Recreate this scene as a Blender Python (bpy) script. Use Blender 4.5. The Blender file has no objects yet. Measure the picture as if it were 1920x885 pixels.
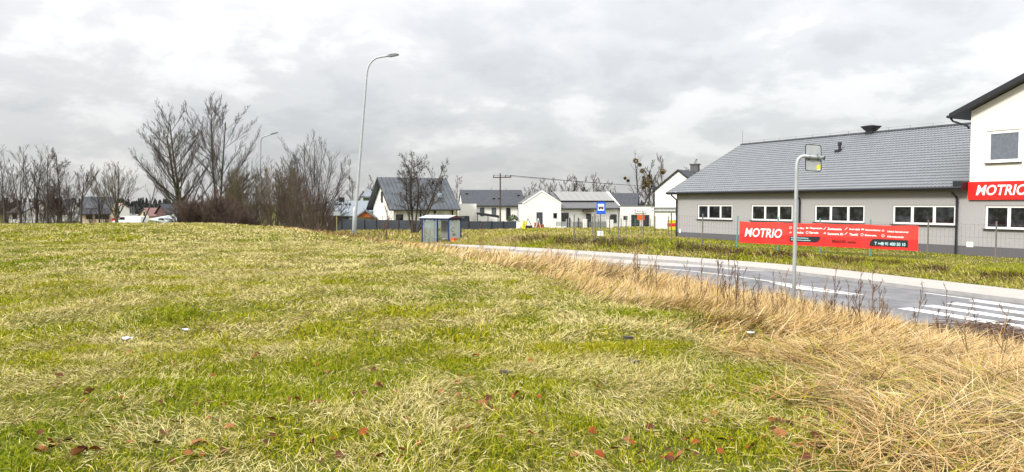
import bpy, math, random
import numpy as np
from mathutils import Matrix, Vector
R = math.radians
scene = bpy.context.scene
col = scene.collection

# ------------------------------------------------------------------ camera
F_PX, CX, CY, W_PX = 1400.0, 960.0, 442.5, 1920.0
EYE = 1.65
PITCH = math.atan(60.5 / F_PX)
cam_d = bpy.data.cameras.new('camera')
cam_d.sensor_fit = 'HORIZONTAL'; cam_d.sensor_width = 36.0
cam_d.lens = 36.0 * F_PX / W_PX
cam_d.clip_start = 0.1; cam_d.clip_end = 6000
cam = bpy.data.objects.new('camera', cam_d); col.objects.link(cam)
cam.location = (0, 0, EYE); cam.rotation_euler = (math.pi / 2 - PITCH, 0, 0)
scene.camera = cam

# ------------------------------------------------------------------ world: overcast sky
SUN_EL, SUN_AZ = 34.0, 232.0          # degrees; azimuth clockwise from +Y
world = bpy.data.worlds.new("World"); scene.world = world; world.use_nodes = True
def build_world():
    nt = world.node_tree; N = nt.nodes; L = nt.links; N.clear()
    out = N.new('ShaderNodeOutputWorld'); bg = N.new('ShaderNodeBackground')
    bg.inputs['Strength'].default_value = 0.1
    L.new(bg.outputs[0], out.inputs[0])
    sky = N.new('ShaderNodeTexSky'); sky.sky_type = 'NISHITA'; sky.sun_disc = False
    sky.sun_elevation = R(SUN_EL); sky.sun_rotation = R(SUN_AZ)
    tc = N.new('ShaderNodeTexCoord'); sep = N.new('ShaderNodeSeparateXYZ')
    L.new(tc.outputs['Generated'], sep.inputs[0])
    def M(op, a, b=None, clamp=False):
        n = N.new('ShaderNodeMath'); n.operation = op; n.use_clamp = clamp
        for i, v in enumerate((a, b)):
            if v is None: continue
            if isinstance(v, (int, float)): n.inputs[i].default_value = v
            else: L.new(v, n.inputs[i])
        return n.outputs[0]
    z = M('MAXIMUM', sep.outputs[2], 0.0)
    den = M('ADD', z, 0.34)
    comb = N.new('ShaderNodeCombineXYZ')
    L.new(M('DIVIDE', sep.outputs[0], den), comb.inputs[0])
    L.new(M('DIVIDE', sep.outputs[1], den), comb.inputs[1])
    mp = N.new('ShaderNodeMapping'); mp.inputs['Scale'].default_value = (1.0, 1.0, 1); mp.inputs['Rotation'].default_value = (0, 0, R(12)); mp.inputs['Location'].default_value = (3.4, 1.9, 0)
    L.new(comb.outputs[0], mp.inputs[0])
    def noise(scale, detail, rough, dist=0.0):
        n = N.new('ShaderNodeTexNoise'); n.inputs['Scale'].default_value = scale; n.inputs['Detail'].default_value = detail
        n.inputs['Roughness'].default_value = rough; n.inputs['Distortion'].default_value = dist
        L.new(mp.outputs[0], n.inputs['Vector']); return n.outputs[0]
    a = noise(1.35, 8, 0.56, 0.12); b = noise(4.2, 7, 0.58, 0.2)
    mixv = M('ADD', M('MULTIPLY', a, 0.62), M('MULTIPLY', b, 0.38))
    ramp = N.new('ShaderNodeValToRGB'); ramp.color_ramp.interpolation = 'EASE'
    e = ramp.color_ramp.elements
    e[0].position = 0.32; e[0].color = (0.50, 0.505, 0.53, 1)
    e[1].position = 0.72; e[1].color = (1.05, 1.05, 1.05, 1)
    for p, c in ((0.44, (0.64, 0.645, 0.66)), (0.52, (0.73, 0.73, 0.737)), (0.60, (0.91, 0.905, 0.90))):
        x = e.new(p); x.color = (*c, 1)
    L.new(mixv, ramp.inputs[0])
    # overcast luminance law: zenith about three times as bright as the horizon
    grad = M('MULTIPLY', M('ADD', M('MULTIPLY', M('POWER', z, 1.5), 1.75), 0.36), 10.0)
    vm = N.new('ShaderNodeVectorMath'); vm.operation = 'SCALE'
    L.new(ramp.outputs[0], vm.inputs[0]); L.new(grad, vm.inputs['Scale'])
    mix = N.new('ShaderNodeMix'); mix.data_type = 'RGBA'; mix.inputs['Factor'].default_value = 0.94
    L.new(sky.outputs[0], mix.inputs['A']); L.new(vm.outputs[0], mix.inputs['B'])
    L.new(mix.outputs['Result'], bg.inputs['Color'])
build_world()
sun_d = bpy.data.lights.new('sun', 'SUN'); sun_d.energy = 1.5; sun_d.angle = R(10); sun_d.color = (1.0, 0.95, 0.87)
sun = bpy.data.objects.new('sun', sun_d); col.objects.link(sun)
sd = Vector((math.sin(R(SUN_AZ)) * math.cos(R(SUN_EL)), math.cos(R(SUN_AZ)) * math.cos(R(SUN_EL)), math.sin(R(SUN_EL))))
sun.rotation_euler = sd.to_track_quat('Z', 'Y').to_euler(); sun.location = (0, 0, 50)
vs = scene.view_settings
vs.view_transform = 'Standard'; vs.look = 'None'; vs.exposure = 1.25; vs.gamma = 1.0; vs.use_curve_mapping = False
scene.cycles.max_bounces = 5; scene.cycles.diffuse_bounces = 3; scene.cycles.glossy_bounces = 2
scene.cycles.transmission_bounces = 3; scene.cycles.transparent_max_bounces = 6
scene.cycles.caustics_reflective = False; scene.cycles.caustics_refractive = False

# ------------------------------------------------------------------ pixel <-> world helpers (real depths)
def ray(px, py):
    a = (px - CX) / F_PX; b = -(py - CY) / F_PX
    c, s = math.cos(PITCH), math.sin(PITCH)
    return np.array([a, c + b * s, -s + b * c])
def at(px, py, Y):
    d = ray(px, py); return np.array([0, 0, EYE]) + d * (Y / d[1])
def on_z(px, py, z):
    d = ray(px, py); return np.array([0, 0, EYE]) + d * ((z - EYE) / d[2])
def x_of(px, Y): return (px - CX) / F_PX * Y

# ------------------------------------------------------------------ road axis and terrain
ctrl = []
for px, py, z in ((1920, 551, -1.2), (1488, 501, -1.2), (1250, 484, -1.2), (1000, 468, -1.23), (860, 461, -1.55), (680, 454, -1.98)):
    ctrl.append(on_z(px, py, z))
ctrl = [np.array(p, float) for p in ((46, -40, -1.2), (33, -14, -1.2), (24.2, 4, -1.2), (19.6, 14.5, -1.2))] + ctrl + \
       [np.array(p, float) for p in ((-30, 104, -2.5), (-55, 157, -2.9), (-100, 232, -3.1), (-172, 345, -3.3), (-330, 560, -3.5))]
def catmull(P, step):
    out = []
    P = [2 * P[0] - P[1]] + P + [2 * P[-1] - P[-2]]
    for i in range(1, len(P) - 2):
        n = max(2, int(np.linalg.norm(P[i + 1] - P[i]) / step))
        for k in range(n):
            t = k / n
            out.append(0.5 * ((2 * P[i]) + (-P[i-1] + P[i+1]) * t + (2*P[i-1] - 5*P[i] + 4*P[i+1] - P[i+2]) * t*t + (-P[i-1] + 3*P[i] - 3*P[i+1] + P[i+2]) * t**3))
    out.append(P[-2]); return np.array(out)
EC = catmull(ctrl, 0.6)
for _ in range(60):
    EC[1:-1] = 0.25 * EC[:-2] + 0.5 * EC[1:-1] + 0.25 * EC[2:]
ES = np.concatenate([[0], np.cumsum(np.linalg.norm(np.diff(EC[:, :2], axis=0), axis=1))])
_t = np.gradient(EC[:, :2], axis=0); ET = _t / np.linalg.norm(_t, axis=1)[:, None]
EN = np.stack([-ET[:, 1], ET[:, 0]], 1)           # towards the camera side
SIDE_W, KERB_W, ROAD_W = 2.2, 0.15, 6.9
E_NEAR = SIDE_W + KERB_W + ROAD_W
def road_coords(x, y):
    """e (signed distance from the far pavement edge, + on the camera's side), s, road z"""
    x = np.atleast_1d(np.asarray(x, float)).ravel(); y = np.atleast_1d(np.asarray(y, float)).ravel()
    e = np.empty_like(x); s = np.empty_like(x); z = np.empty_like(x)
    for i in range(0, len(x), 20000):
        q = np.stack([x[i:i+20000], y[i:i+20000]], 1)
        d2 = ((q[:, None, 0] - EC[None, :, 0])**2 + (q[:, None, 1] - EC[None, :, 1])**2)
        k = d2.argmin(1); dv = q - EC[k, :2]
        al = (dv * ET[k]).sum(1); si = np.sign((dv * EN[k]).sum(1))
        e[i:i+20000] = np.sqrt(np.maximum(d2[np.arange(len(k)), k] - al**2, 0)) * si
        s[i:i+20000] = ES[k] + al; z[i:i+20000] = np.interp(ES[k] + al, ES, EC[:, 2])
    return e, s, z
def on_road(s, e, dz=0.0):
    p = np.array([np.interp(s, ES, EC[:, i]) for i in range(3)]); n = np.array([np.interp(s, ES, EN[:, i]) for i in range(2)])
    return np.array([p[0] + n[0] * e, p[1] + n[1] * e, p[2] + dz])
S0 = float(road_coords(*EC[np.abs(EC[:, 1] - 46).argmin(), :2])[1][0])     # s where the edge is at Y = 46
def smooth(t): t = np.clip(t, 0, 1); return t * t * (3 - 2 * t)
_rs = np.random.RandomState(5); _LAT = _rs.rand(256, 256)
def vnoise(x, y, sc):
    x = np.asarray(x) / sc + 1000.3; y = np.asarray(y) / sc + 1000.7
    xi = np.floor(x).astype(int); yi = np.floor(y).astype(int); fx = x - xi; fy = y - yi
    fx = fx*fx*(3-2*fx); fy = fy*fy*(3-2*fy)
    g = lambda a, b: _LAT[a % 256, b % 256]
    return (g(xi, yi)*(1-fx)+g(xi+1, yi)*fx)*(1-fy) + (g(xi, yi+1)*(1-fx)+g(xi+1, yi+1)*fx)*fy
def bank_w(y): return 9.0 + (4.2 - 9.0) * smooth((np.asarray(y) - 22) / 18.0)
def gz(x, y):
    x = np.asarray(x, float); y = np.asarray(y, float); shp = np.broadcast(x, y).shape
    x = np.broadcast_to(x, shp).ravel(); y = np.broadcast_to(y, shp).ravel()
    e, s, zr = road_coords(x, y)
    und = (vnoise(x, y, 7) - .5) * .16 + (vnoise(x, y, 2.3) - .5) * .06 + (vnoise(x + 5, y + 9, .9) - .5) * .07
    r = np.hypot(x, y)
    field = und * np.clip(r / 6, 0, 1) - 2.0 * smooth((y - 58) / 30.0) - 1.3 * smooth((y - 85) / 200.0)
    u = e - E_NEAR
    near = zr + (field - zr) * smooth(np.clip(u - .3, 0, None) / bank_w(y)) ** 0.9
    plot = -.85 - .32 * smooth((.05 - x / np.maximum(y, 1)) / .15) * smooth((y - 40) / 10) - .014 * np.clip(y - 55, 0, 400) * np.where(y < 160, 1, 1) + (vnoise(x, y, 5) - .5) * .12
    plot = np.maximum(plot, -3.2)
    d = -e
    crest = .42 * np.exp(-((d - 4.2) / 2.4) ** 2) * smooth((s - (S0 - 16)) / 12) * smooth((S0 + 16 - s) / 12)
    far = (zr + .10) + (plot + crest - zr - .10) * smooth((d - .05) / 3.4)
    z = np.where(u > 0, near, np.where(d > 0, far, zr - .35))
    return z.reshape(shp) if shp else float(z[0])
def gz1(x, y): return float(gz(np.array([x]), np.array([y]))[0])

# ------------------------------------------------------------------ materials
def mat(name, color, rough=0.7, metal=0.0, noise=0.0, nscale=4.0, bump=0.0, bscale=60.0, spec=0.4, col2=None, thresh=None, coord='Object', stretch=None):
    m = bpy.data.materials.new(name); m.use_nodes = True
    nt = m.node_tree; N = nt.nodes; L = nt.links; b = N['Principled BSDF']
    b.inputs['Base Color'].default_value = (*color, 1); b.inputs['Roughness'].default_value = rough
    b.inputs['Metallic'].default_value = metal; b.inputs['Specular IOR Level'].default_value = spec
    tc = N.new('ShaderNodeTexCoord'); vec = tc.outputs[coord]
    if stretch:
        mp = N.new('ShaderNodeMapping'); mp.inputs['Scale'].default_value = stretch; L.new(vec, mp.inputs[0]); vec = mp.outputs[0]
    if noise or col2:
        n = N.new('ShaderNodeTexNoise'); n.inputs['Scale'].default_value = nscale; n.inputs['Detail'].default_value = 6; n.inputs['Roughness'].default_value = .65
        L.new(vec, n.inputs['Vector'])
        r = N.new('ShaderNodeValToRGB'); L.new(n.outputs[0], r.inputs[0])
        lo, hi = thresh or (.3, .7)
        r.color_ramp.elements[0].position = lo; r.color_ramp.elements[1].position = hi
        c1 = tuple(c * (1 - noise) for c in color); c2 = col2 or tuple(min(1, c * (1 + noise)) for c in color)
        r.color_ramp.elements[0].color = (*c1, 1); r.color_ramp.elements[1].color = (*c2, 1)
        L.new(r.outputs[0], b.inputs['Base Color'])
    if bump:
        n2 = N.new('ShaderNodeTexNoise'); n2.inputs['Scale'].default_value = bscale; n2.inputs['Detail'].default_value = 4
        L.new(vec, n2.inputs['Vector'])
        bp = N.new('ShaderNodeBump'); bp.inputs['Strength'].default_value = bump; bp.inputs['Distance'].default_value = .02
        L.new(n2.outputs[0], bp.inputs['Height']); L.new(bp.outputs[0], b.inputs['Normal'])
    return m
def blade_mat(name, transl=.35):
    m = bpy.data.materials.new(name); m.use_nodes = True
    nt = m.node_tree; N = nt.nodes; L = nt.links; N.clear()
    o = N.new('ShaderNodeOutputMaterial'); at_ = N.new('ShaderNodeAttribute'); at_.attribute_name = 'col'
    d = N.new('ShaderNodeBsdfDiffuse'); t = N.new('ShaderNodeBsdfTranslucent'); mx = N.new('ShaderNodeMixShader'); mx.inputs[0].default_value = transl
    L.new(at_.outputs['Color'], d.inputs[0]); L.new(at_.outputs['Color'], t.inputs[0])
    L.new(d.outputs[0], mx.inputs[1]); L.new(t.outputs[0], mx.inputs[2]); L.new(mx.outputs[0], o.inputs[0]); return m
M = {}
M['white_wall'] = mat('white_render', (.80, .785, .75), .85, noise=.05, nscale=1.2, bump=.08)
M['cream_wall'] = mat('cream_render', (.80, .785, .72), .85, noise=.035, nscale=.9, bump=.1)
M['grey_wall'] = mat('grey_stone_plaster', (.355, .35, .35), .9, noise=.16, nscale=20, thresh=(.36, .64), bump=.25, bscale=90)
M['plinth'] = mat('plinth_plaster', (.115, .11, .118), .9, noise=.2, nscale=30)
M['roof_tile'] = mat('roof_sheet_tile', (.165, .175, .188), .52, noise=.10, nscale=2.0, spec=.35)
M['roof_dark'] = mat('dark_roof', (.062, .066, .075), .85, noise=.25, nscale=3, spec=.15)
M['roof_seam'] = mat('seam_metal_roof', (.070, .080, .092), .5, metal=.1, noise=.3, nscale=.8, spec=.35)
M['roof_grey'] = mat('grey_roof', (.13, .13, .133), .75, noise=.12, nscale=3, spec=.25)
M['roof_blue'] = mat('blue_grey_roof', (.18, .205, .23), .6, noise=.08, nscale=2)
M['trim'] = mat('anthracite_trim', (.022, .022, .028), .4)
M['frame_white'] = mat('white_window_frame', (.80, .80, .80), .4)
M['frame_dark'] = mat('dark_window_frame', (.03, .03, .035), .45)
M['glass'] = mat('window_glass', (.012, .013, .017), .06, spec=.5, col2=(.085, .095, .115), noise=.3, nscale=1.5, thresh=(.46, .80))  # pale blotches in the colour stand in for varied pane reflections
M['glass_pale'] = mat('window_glass_pale', (.10, .12, .14), .12, spec=.5)
M['blind'] = mat('window_blind', (.13, .15, .18), .7, noise=.2, nscale=8)
M['galv'] = mat('galvanised_steel', (.42, .45, .46), .5, metal=.35, noise=.12, nscale=6)
M['galv_dark'] = mat('dark_galvanised_steel', (.20, .21, .215), .5, metal=.3, noise=.12, nscale=6)
M['post'] = mat('weathered_fence_post', (.15, .145, .12), .7, noise=.2, nscale=8)
M['teal'] = mat('teal_green_post', (.10, .27, .27), .6, noise=.15, nscale=8)
M['wire'] = mat('fence_wire', (.10, .13, .13), .5)
M['red'] = mat('red_sign', (.80, .015, .012), .5, noise=.04, nscale=.6)
M['banner'] = mat('banner_red', (.80, .045, .03), .55, noise=.06, nscale=.8)
M['banner_low'] = mat('banner_deep_red', (.74, .022, .018), .55, noise=.06, nscale=.8)
M['white_paint'] = mat('white_lettering', (.85, .85, .85), .5)
M['dark_red'] = mat('dark_red_lettering', (.16, .01, .01), .5)
M['black'] = mat('black_print', (.012, .014, .016), .5)
M['cyan'] = mat('pale_cyan_lettering', (.45, .72, .75), .5)
M['asphalt'] = mat('asphalt', (.140, .140, .147), .85, noise=.38, nscale=.9, bump=.3, bscale=35, coord='Object')
M['bay'] = mat('pale_bay_concrete', (.34, .325, .31), .85, noise=.18, nscale=.8, bump=.2)
M['pave'] = mat('pavement_slabs', (.35, .33, .30), .85, noise=.10, nscale=1.5, bump=.15)
M['kerb'] = mat('kerb_concrete', (.32, .31, .30), .85, noise=.15, nscale=3)
M['line'] = mat('road_paint', (.58, .58, .56), .8, noise=.22, nscale=5)
M['bark'] = mat('bark', (.065, .052, .044), .9, noise=.35, nscale=4, bump=.4, bscale=30)
M['bark_moss'] = mat('mossy_bark', (.075, .066, .040), .9, noise=.4, nscale=2.5, bump=.4, bscale=30)
M['twig'] = mat('twigs', (.075, .060, .052), .9, noise=.25, nscale=1.5)
M['twig_brown'] = mat('brown_twigs', (.105, .070, .048), .9, noise=.25, nscale=1.5)
M['twig_olive'] = mat('olive_twigs', (.10, .083, .045), .9, noise=.3, nscale=1.2)
M['twig_purple'] = mat('purple_brown_twigs', (.092, .062, .047), .9, noise=.3, nscale=1.2)
M['twig_pale'] = mat('pale_grey_twigs', (.16, .14, .13), .9, noise=.2, nscale=1.2)
M['mistletoe'] = mat('mistletoe', (.17, .12, .035), .9, noise=.3, nscale=3)
M['leaf_dark'] = mat('dark_dry_leaf', (.07, .06, .03), .9, noise=.3, nscale=2)
M['pine'] = mat('far_conifers', (.050, .056, .052), .95, noise=.3, nscale=.3)  # lightened so the colour itself carries the aerial haze of distance
M['panel_fence'] = mat('blue_grey_panel', (.055, .066, .085), .5, noise=.10, nscale=1.2)
M['blue'] = mat('blue_frame', (.015, .04, .14), .45)
M['sign_blue'] = mat('sign_blue', (.01, .10, .55), .5)
M['maroon'] = mat('maroon_sheet', (.09, .03, .03), .6)
M['acryl'] = mat('scratched_acrylic', (.42, .47, .45), .35, noise=.12, nscale=3)
M['sheet'] = mat('grey_sheet_panel', (.40, .38, .36), .6, noise=.14, nscale=2)
M['orange'] = mat('orange_red_plastic', (.72, .13, .03), .5)
M['orange_wood'] = mat('orange_wood', (.42, .10, .02), .6, noise=.2, nscale=2)
M['yellow'] = mat('yellow_plastic', (.72, .66, .02), .5)
M['brick'] = mat('red_brick', (.34, .09, .04), .8, noise=.3, nscale=6)
M['wood'] = mat('brown_wood', (.075, .048, .032), .7, noise=.3, nscale=4)
M['weed'] = mat('dead_weed_stem', (.13, .075, .045), .9, noise=.3, nscale=5)
M['weed_pale'] = mat('pale_dead_stem', (.26, .17, .08), .9, noise=.3, nscale=5)
M['leafa'] = mat('russet_leaf', (.20, .056, .016), .85, spec=.08, noise=.3, nscale=14)
M['leafb'] = mat('brown_leaf', (.090, .036, .018), .85, spec=.08, noise=.3, nscale=14)
M['leafc'] = mat('tan_leaf', (.25, .105, .042), .85, spec=.08, noise=.3, nscale=14)
M['paper'] = mat('white_paper', (.55, .56, .58), .8)
M['stone'] = mat('dark_stone', (.055, .045, .036), .8, noise=.3, nscale=20)
M['car_red'] = mat('red_car_paint', (.45, .01, .03), .3)
M['car_white'] = mat('white_car_paint', (.72, .74, .74), .3)
M['tyre'] = mat('tyre_rubber', (.02, .02, .02), .8)
M['brick_old'] = mat('brown_brick_house', (.11, .06, .06), .8, noise=.25, nscale=2)
M['pink_wall'] = mat('cream_pink_wall', (.62, .52, .36), .85, noise=.08, nscale=2)
M['roof_pink'] = mat('faded_red_roof', (.27, .15, .14), .8, noise=.12, nscale=2)
M['green_wall'] = mat('green_board', (.24, .31, .25), .7)
M['solar'] = mat('pale_solar_panel', (.22, .22, .21), .5, noise=.05, nscale=2)
M['blades'] = blade_mat('grass_blades', .14)
M['straw'] = blade_mat('straw_blades', .12)
def ground_mat():
    m = bpy.data.materials.new('soil_and_thatch'); m.use_nodes = True
    nt = m.node_tree; N = nt.nodes; L = nt.links; b = N['Principled BSDF']; b.inputs['Roughness'].default_value = .95; b.inputs['Specular IOR Level'].default_value = .1
    tc = N.new('ShaderNodeTexCoord')
    def noise(sc, d):
        n = N.new('ShaderNodeTexNoise'); n.inputs['Scale'].default_value = sc; n.inputs['Detail'].default_value = d; L.new(tc.outputs['Object'], n.inputs['Vector']); return n.outputs[0]
    r = N.new('ShaderNodeValToRGB'); e = r.color_ramp.elements
    e[0].position = .32; e[0].color = (.060, .070, .012, 1); e[1].position = .70; e[1].color = (.13, .095, .045, 1)
    x = e.new(.5); x.color = (.10, .105, .020, 1)
    mix = N.new('ShaderNodeMath'); mix.operation = 'MULTIPLY_ADD'; mix.inputs[1].default_value = .5
    L.new(noise(.35, 8), mix.inputs[0])
    h = N.new('ShaderNodeMath'); h.operation = 'MULTIPLY'; h.inputs[1].default_value = .5; L.new(noise(9, 6), h.inputs[0]); L.new(h.outputs[0], mix.inputs[2])
    L.new(mix.outputs[0], r.inputs[0]); L.new(r.outputs[0], b.inputs['Base Color'])
    bp = N.new('ShaderNodeBump'); bp.inputs['Strength'].default_value = .6; bp.inputs['Distance'].default_value = .05
    L.new(noise(14, 6), bp.inputs['Height']); L.new(bp.outputs[0], b.inputs['Normal'])
    return m
M['ground'] = ground_mat()

# ------------------------------------------------------------------ mesh helpers
class MB:
    def __init__(s): s.v = []; s.f = []
    def add(s, vs, fs):
        k = len(s.v); s.v += [tuple(map(float, p)) for p in vs]; s.f += [tuple(i + k for i in f) for f in fs]; return s
    def box(s, x0, x1, y0, y1, z0, z1, mx=None):
        vs = [(x0,y0,z0),(x1,y0,z0),(x1,y1,z0),(x0,y1,z0),(x0,y0,z1),(x1,y0,z1),(x1,y1,z1),(x0,y1,z1)]
        if mx is not None: vs = [mx @ Vector(p) for p in vs]
        return s.add(vs, [(0,3,2,1),(4,5,6,7),(0,1,5,4),(1,2,6,5),(2,3,7,6),(3,0,4,7)])
    def prism(s, poly, vec):
        n = len(poly); a = [tuple(p) for p in poly]; b = [tuple(np.array(p) + np.array(vec)) for p in poly]
        return s.add(a + b, [tuple(range(n))[::-1], tuple(range(n, 2 * n))] + [(i, (i + 1) % n, n + (i + 1) % n, n + i) for i in range(n)])
    def bar(s, a, b, w, h=None):
        a = Vector(a); b = Vector(b); d = (b - a); L_ = d.length; q = d.to_track_quat('X', 'Z').to_matrix().to_4x4(); q.translation = a
        h = h or w
        return s.box(0, L_, -w/2, w/2, -h/2, h/2, q)
    def tube(s, pts, rad, n=8, cap=True):
        pts = [Vector(p) for p in pts]; m = len(pts)
        if isinstance(rad, (int, float)): rad = [rad] * m
        vs = []; prev = None
        for i, p in enumerate(pts):
            t = (pts[min(i + 1, m - 1)] - pts[max(i - 1, 0)]).normalized()
            if prev is None:
                u = t.orthogonal().normalized()
            else:
                u = (prev - t * prev.dot(t)); u = u.normalized() if u.length > 1e-6 else t.orthogonal().normalized()
            prev = u; w = t.cross(u)
            for k in range(n):
                a = 2 * math.pi * k / n; vs.append(p + (u * math.cos(a) + w * math.sin(a)) * rad[i])
        fs = [(i*n+k, i*n+(k+1) % n, (i+1)*n+(k+1) % n, (i+1)*n+k) for i in range(m - 1) for k in range(n)]
        if cap: fs += [tuple(range(n))[::-1], tuple(range((m-1)*n, m*n))]
        return s.add(vs, fs)
    def build(s, name, m, parent=None, smooth_=False):
        me = bpy.data.meshes.new(name); me.from_pydata(s.v, [], s.f); me.update()
        if smooth_: me.polygons.foreach_set('use_smooth', [True] * len(me.polygons))
        return link(name, me, m, parent)
def link(name, me, m, parent=None):
    o = bpy.data.objects.new(name, me); col.objects.link(o)
    if m is not None:
        me.materials.clear(); me.materials.append(M[m] if isinstance(m, str) else m)
    if parent is not None: o.parent = parent
    return o
def tag(o, label, cat, group=None, kind=None):
    if label: o['label'] = label
    if cat: o['category'] = cat
    if group: o['group'] = group
    if kind: o['kind'] = kind
    return o
def thing(name, label, cat, loc=(0, 0, 0), rotz=0.0, group=None):
    o = bpy.data.objects.new(name, None); col.objects.link(o); o.location = tuple(map(float, loc)); o.rotation_euler = (0, 0, rotz); o.empty_display_size = .3
    return tag(o, label, cat, group)
def copy_tree(o, parent=None):
    c = o.copy(); col.objects.link(c)
    if parent is not None: c.parent = parent
    for ch in list(o.children): copy_tree(ch, c)
    return c
def text_mesh(name, body, size, m, parent, loc, bold=0.0, shear=0.0, extrude=.004, align='LEFT', fit=None, rot=(math.pi/2, 0, 0)):
    cu = bpy.data.curves.new(name, 'FONT'); cu.body = body; cu.size = size; cu.offset = bold; cu.shear = shear; cu.extrude = extrude; cu.align_x = align
    cu.resolution_u = 3
    t = bpy.data.objects.new(name + '_curve', cu); col.objects.link(t)
    dg = bpy.context.evaluated_depsgraph_get(); dg.update()
    me = bpy.data.meshes.new_from_object(t.evaluated_get(dg)); bpy.data.objects.remove(t); bpy.data.curves.remove(cu)
    o = link(name, me, m, parent); o.location = loc; o.rotation_euler = rot
    if fit:                                        # (width, height): letters scaled to their real size on the sign
        xs = [v.co.x for v in me.vertices]; ys = [v.co.y for v in me.vertices]
        sx = fit[0] / (max(xs) - min(xs)); sy = fit[1] / (max(ys) - min(ys)) if fit[1] else sx
        x0, y0 = min(xs), min(ys)
        for v in me.vertices: v.co.x = (v.co.x - x0) * sx; v.co.y = (v.co.y - y0) * sy
    return o
class Frame:
    """a local frame standing on the ground: x to the right along the front, y back, z up"""
    def __init__(s, origin, ang):
        s.o = np.array(origin, float); s.a = ang; c, n = math.cos(ang), math.sin(ang)
        s.x = np.array([c, n, 0]); s.y = np.array([-n, c, 0])
    def hit(s, px, py, y=0.0):        # pixel ray with the plane local y = const -> local (x, z)
        d = ray(px, py); c = np.array([0, 0, EYE]) - s.o
        t = (y - c @ s.y) / (d @ s.y); p = c + d * t
        return float(p @ s.x), float(p[2] + s.o[2])
    def w(s, x, y, z): return s.o + s.x * x + s.y * y + np.array([0, 0, z])
def structure(name, o_mesh, m): 
    o = link(name, o_mesh, m); o['kind'] = 'structure'; return o

# ------------------------------------------------------------------ ground sheet, road, pavement
def axis(segs):
    out = []
    for a, b, st in segs: out += list(np.arange(a, b, st))
    return np.array(sorted(set(np.round(out + [segs[-1][1]], 4))))
def make_ground():
    gx = axis([(-5000, -1000, 500), (-1000, -200, 50), (-200, -60, 4), (-60, -8, .5), (-8, 10, .25), (10, 48, .5), (48, 100, 4), (100, 1000, 60), (1000, 5001, 500)])
    gy = axis([(-600, -60, 60), (-60, -8, 4), (-8, 2, .5), (2, 22, .25), (22, 110, .5), (110, 340, 3), (340, 1000, 40), (1000, 6001, 400)])
    X, Y = np.meshgrid(gx, gy); Z = gz(X, Y)
    nx, ny = len(gx), len(gy)
    v = np.stack([X.ravel(), Y.ravel(), Z.ravel()], 1)
    i = np.arange(ny - 1)[:, None] * nx + np.arange(nx - 1)[None]
    f = np.stack([i, i + 1, i + nx + 1, i + nx], -1).reshape(-1, 4)
    me = bpy.data.meshes.new('ground'); me.vertices.add(len(v)); me.vertices.foreach_set('co', v.astype(np.float32).ravel())
    me.loops.add(f.size); me.loops.foreach_set('vertex_index', f.astype(np.int32).ravel())
    me.polygons.add(len(f)); me.polygons.foreach_set('loop_start', np.arange(0, f.size, 4, dtype=np.int32)); me.polygons.foreach_set('loop_total', np.full(len(f), 4, np.int32))
    me.update(); me.polygons.foreach_set('use_smooth', [True] * len(f))
    structure('ground', me, 'ground')
make_ground()
def strip(name, m, profile, s0, s1, ds=.8, kind='structure'):
    """sweeps a profile of (e, dz) along the road; e may be a function of s"""
    ss = np.linspace(s0, s1, max(2, int((s1 - s0) / ds)))
    vs, fs = [], []; n = len(profile)
    for s in ss:
        for e, dz in profile: vs.append(on_road(s, e(s) if callable(e) else e, dz))
    for i in range(len(ss) - 1):
        for k in range(n - 1): fs.append((i*n+k, (i+1)*n+k, (i+1)*n+k+1, i*n+k+1))
    mb = MB(); mb.add(vs, fs); o = mb.build(name, m); o['kind'] = kind; return o
SE = ES[-1] - 1
strip('pavement', 'pave', [(0, -.4), (0, .12), (SIDE_W, .12)], 2, SE)
strip('kerb', 'kerb', [(SIDE_W, .12), (SIDE_W + .004, .128), (SIDE_W + KERB_W, .128), (SIDE_W + KERB_W, -.05)], 2, SE)
strip('road', 'asphalt', [(SIDE_W + KERB_W - .01, 0), (SIDE_W + KERB_W + ROAD_W, 0), (E_NEAR + .02, -.4)], 2, SE)
e0 = SIDE_W + KERB_W
_sA = float(road_coords(*on_z(1500, 512, -1.2)[:2])[1][0]); _sB = float(road_coords(*on_z(720, 458, -1.9)[:2])[1][0])
strip('bus_bay', 'bay', [(e0 + .02, .004), (lambda s: e0 + .05 + 2.0 * float(smooth((s - _sA) / 9)) * float(smooth((_sB + 12 - s) / 10)) + .25 * math.sin(s * 1.3) * math.sin(s * .37), .004)], _sA, _sB + 12, .4)
def e_of(px, py): return float(road_coords(*on_z(px, py, -1.2)[:2])[0][0])
def s_of(px, py): return float(road_coords(*on_z(px, py, -1.2)[:2])[1][0])
EL = e_of(1488, 534)
strip('centre_line', 'line', [(EL - .07, .008), (EL + .07, .008)], s_of(1700, 550), SE)
strip('edge_line', 'line', [(e0 + .42, .008), (e0 + .54, .008)], 4, s_of(1790, 547))
_sw = s_of(1690, 551)
strip('wedge_marking', 'line', [(EL + .22, .008), (lambda s: EL + .26 + .55 * max(0, min(1, (s - _sw) / 2.2)) * max(0, min(1, (_sw + 4.4 - s) / 2.2)), .008)], _sw, _sw + 4.4, .3)
for px, py in ((1693, 578), (1738, 573), (1783, 568.5), (1825, 564), (1866, 560), (1900, 556.5)):
    _s1, _e1 = s_of(px, py), e_of(px, py)
    strip('zebra_stripe', 'line', [(_e1 - .25, .008), (_e1 + .22, .008)], _s1 - 4.2, _s1, .5)
_sz = s_of(1700, 576)
strip('road_shoulder', 'bay', [(lambda s: E_NEAR - .45 + .12 * math.sin(s * 1.7) * math.sin(s * .6), .006), (E_NEAR + .02, .006)], _sz + .6, SE, .4)

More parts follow.
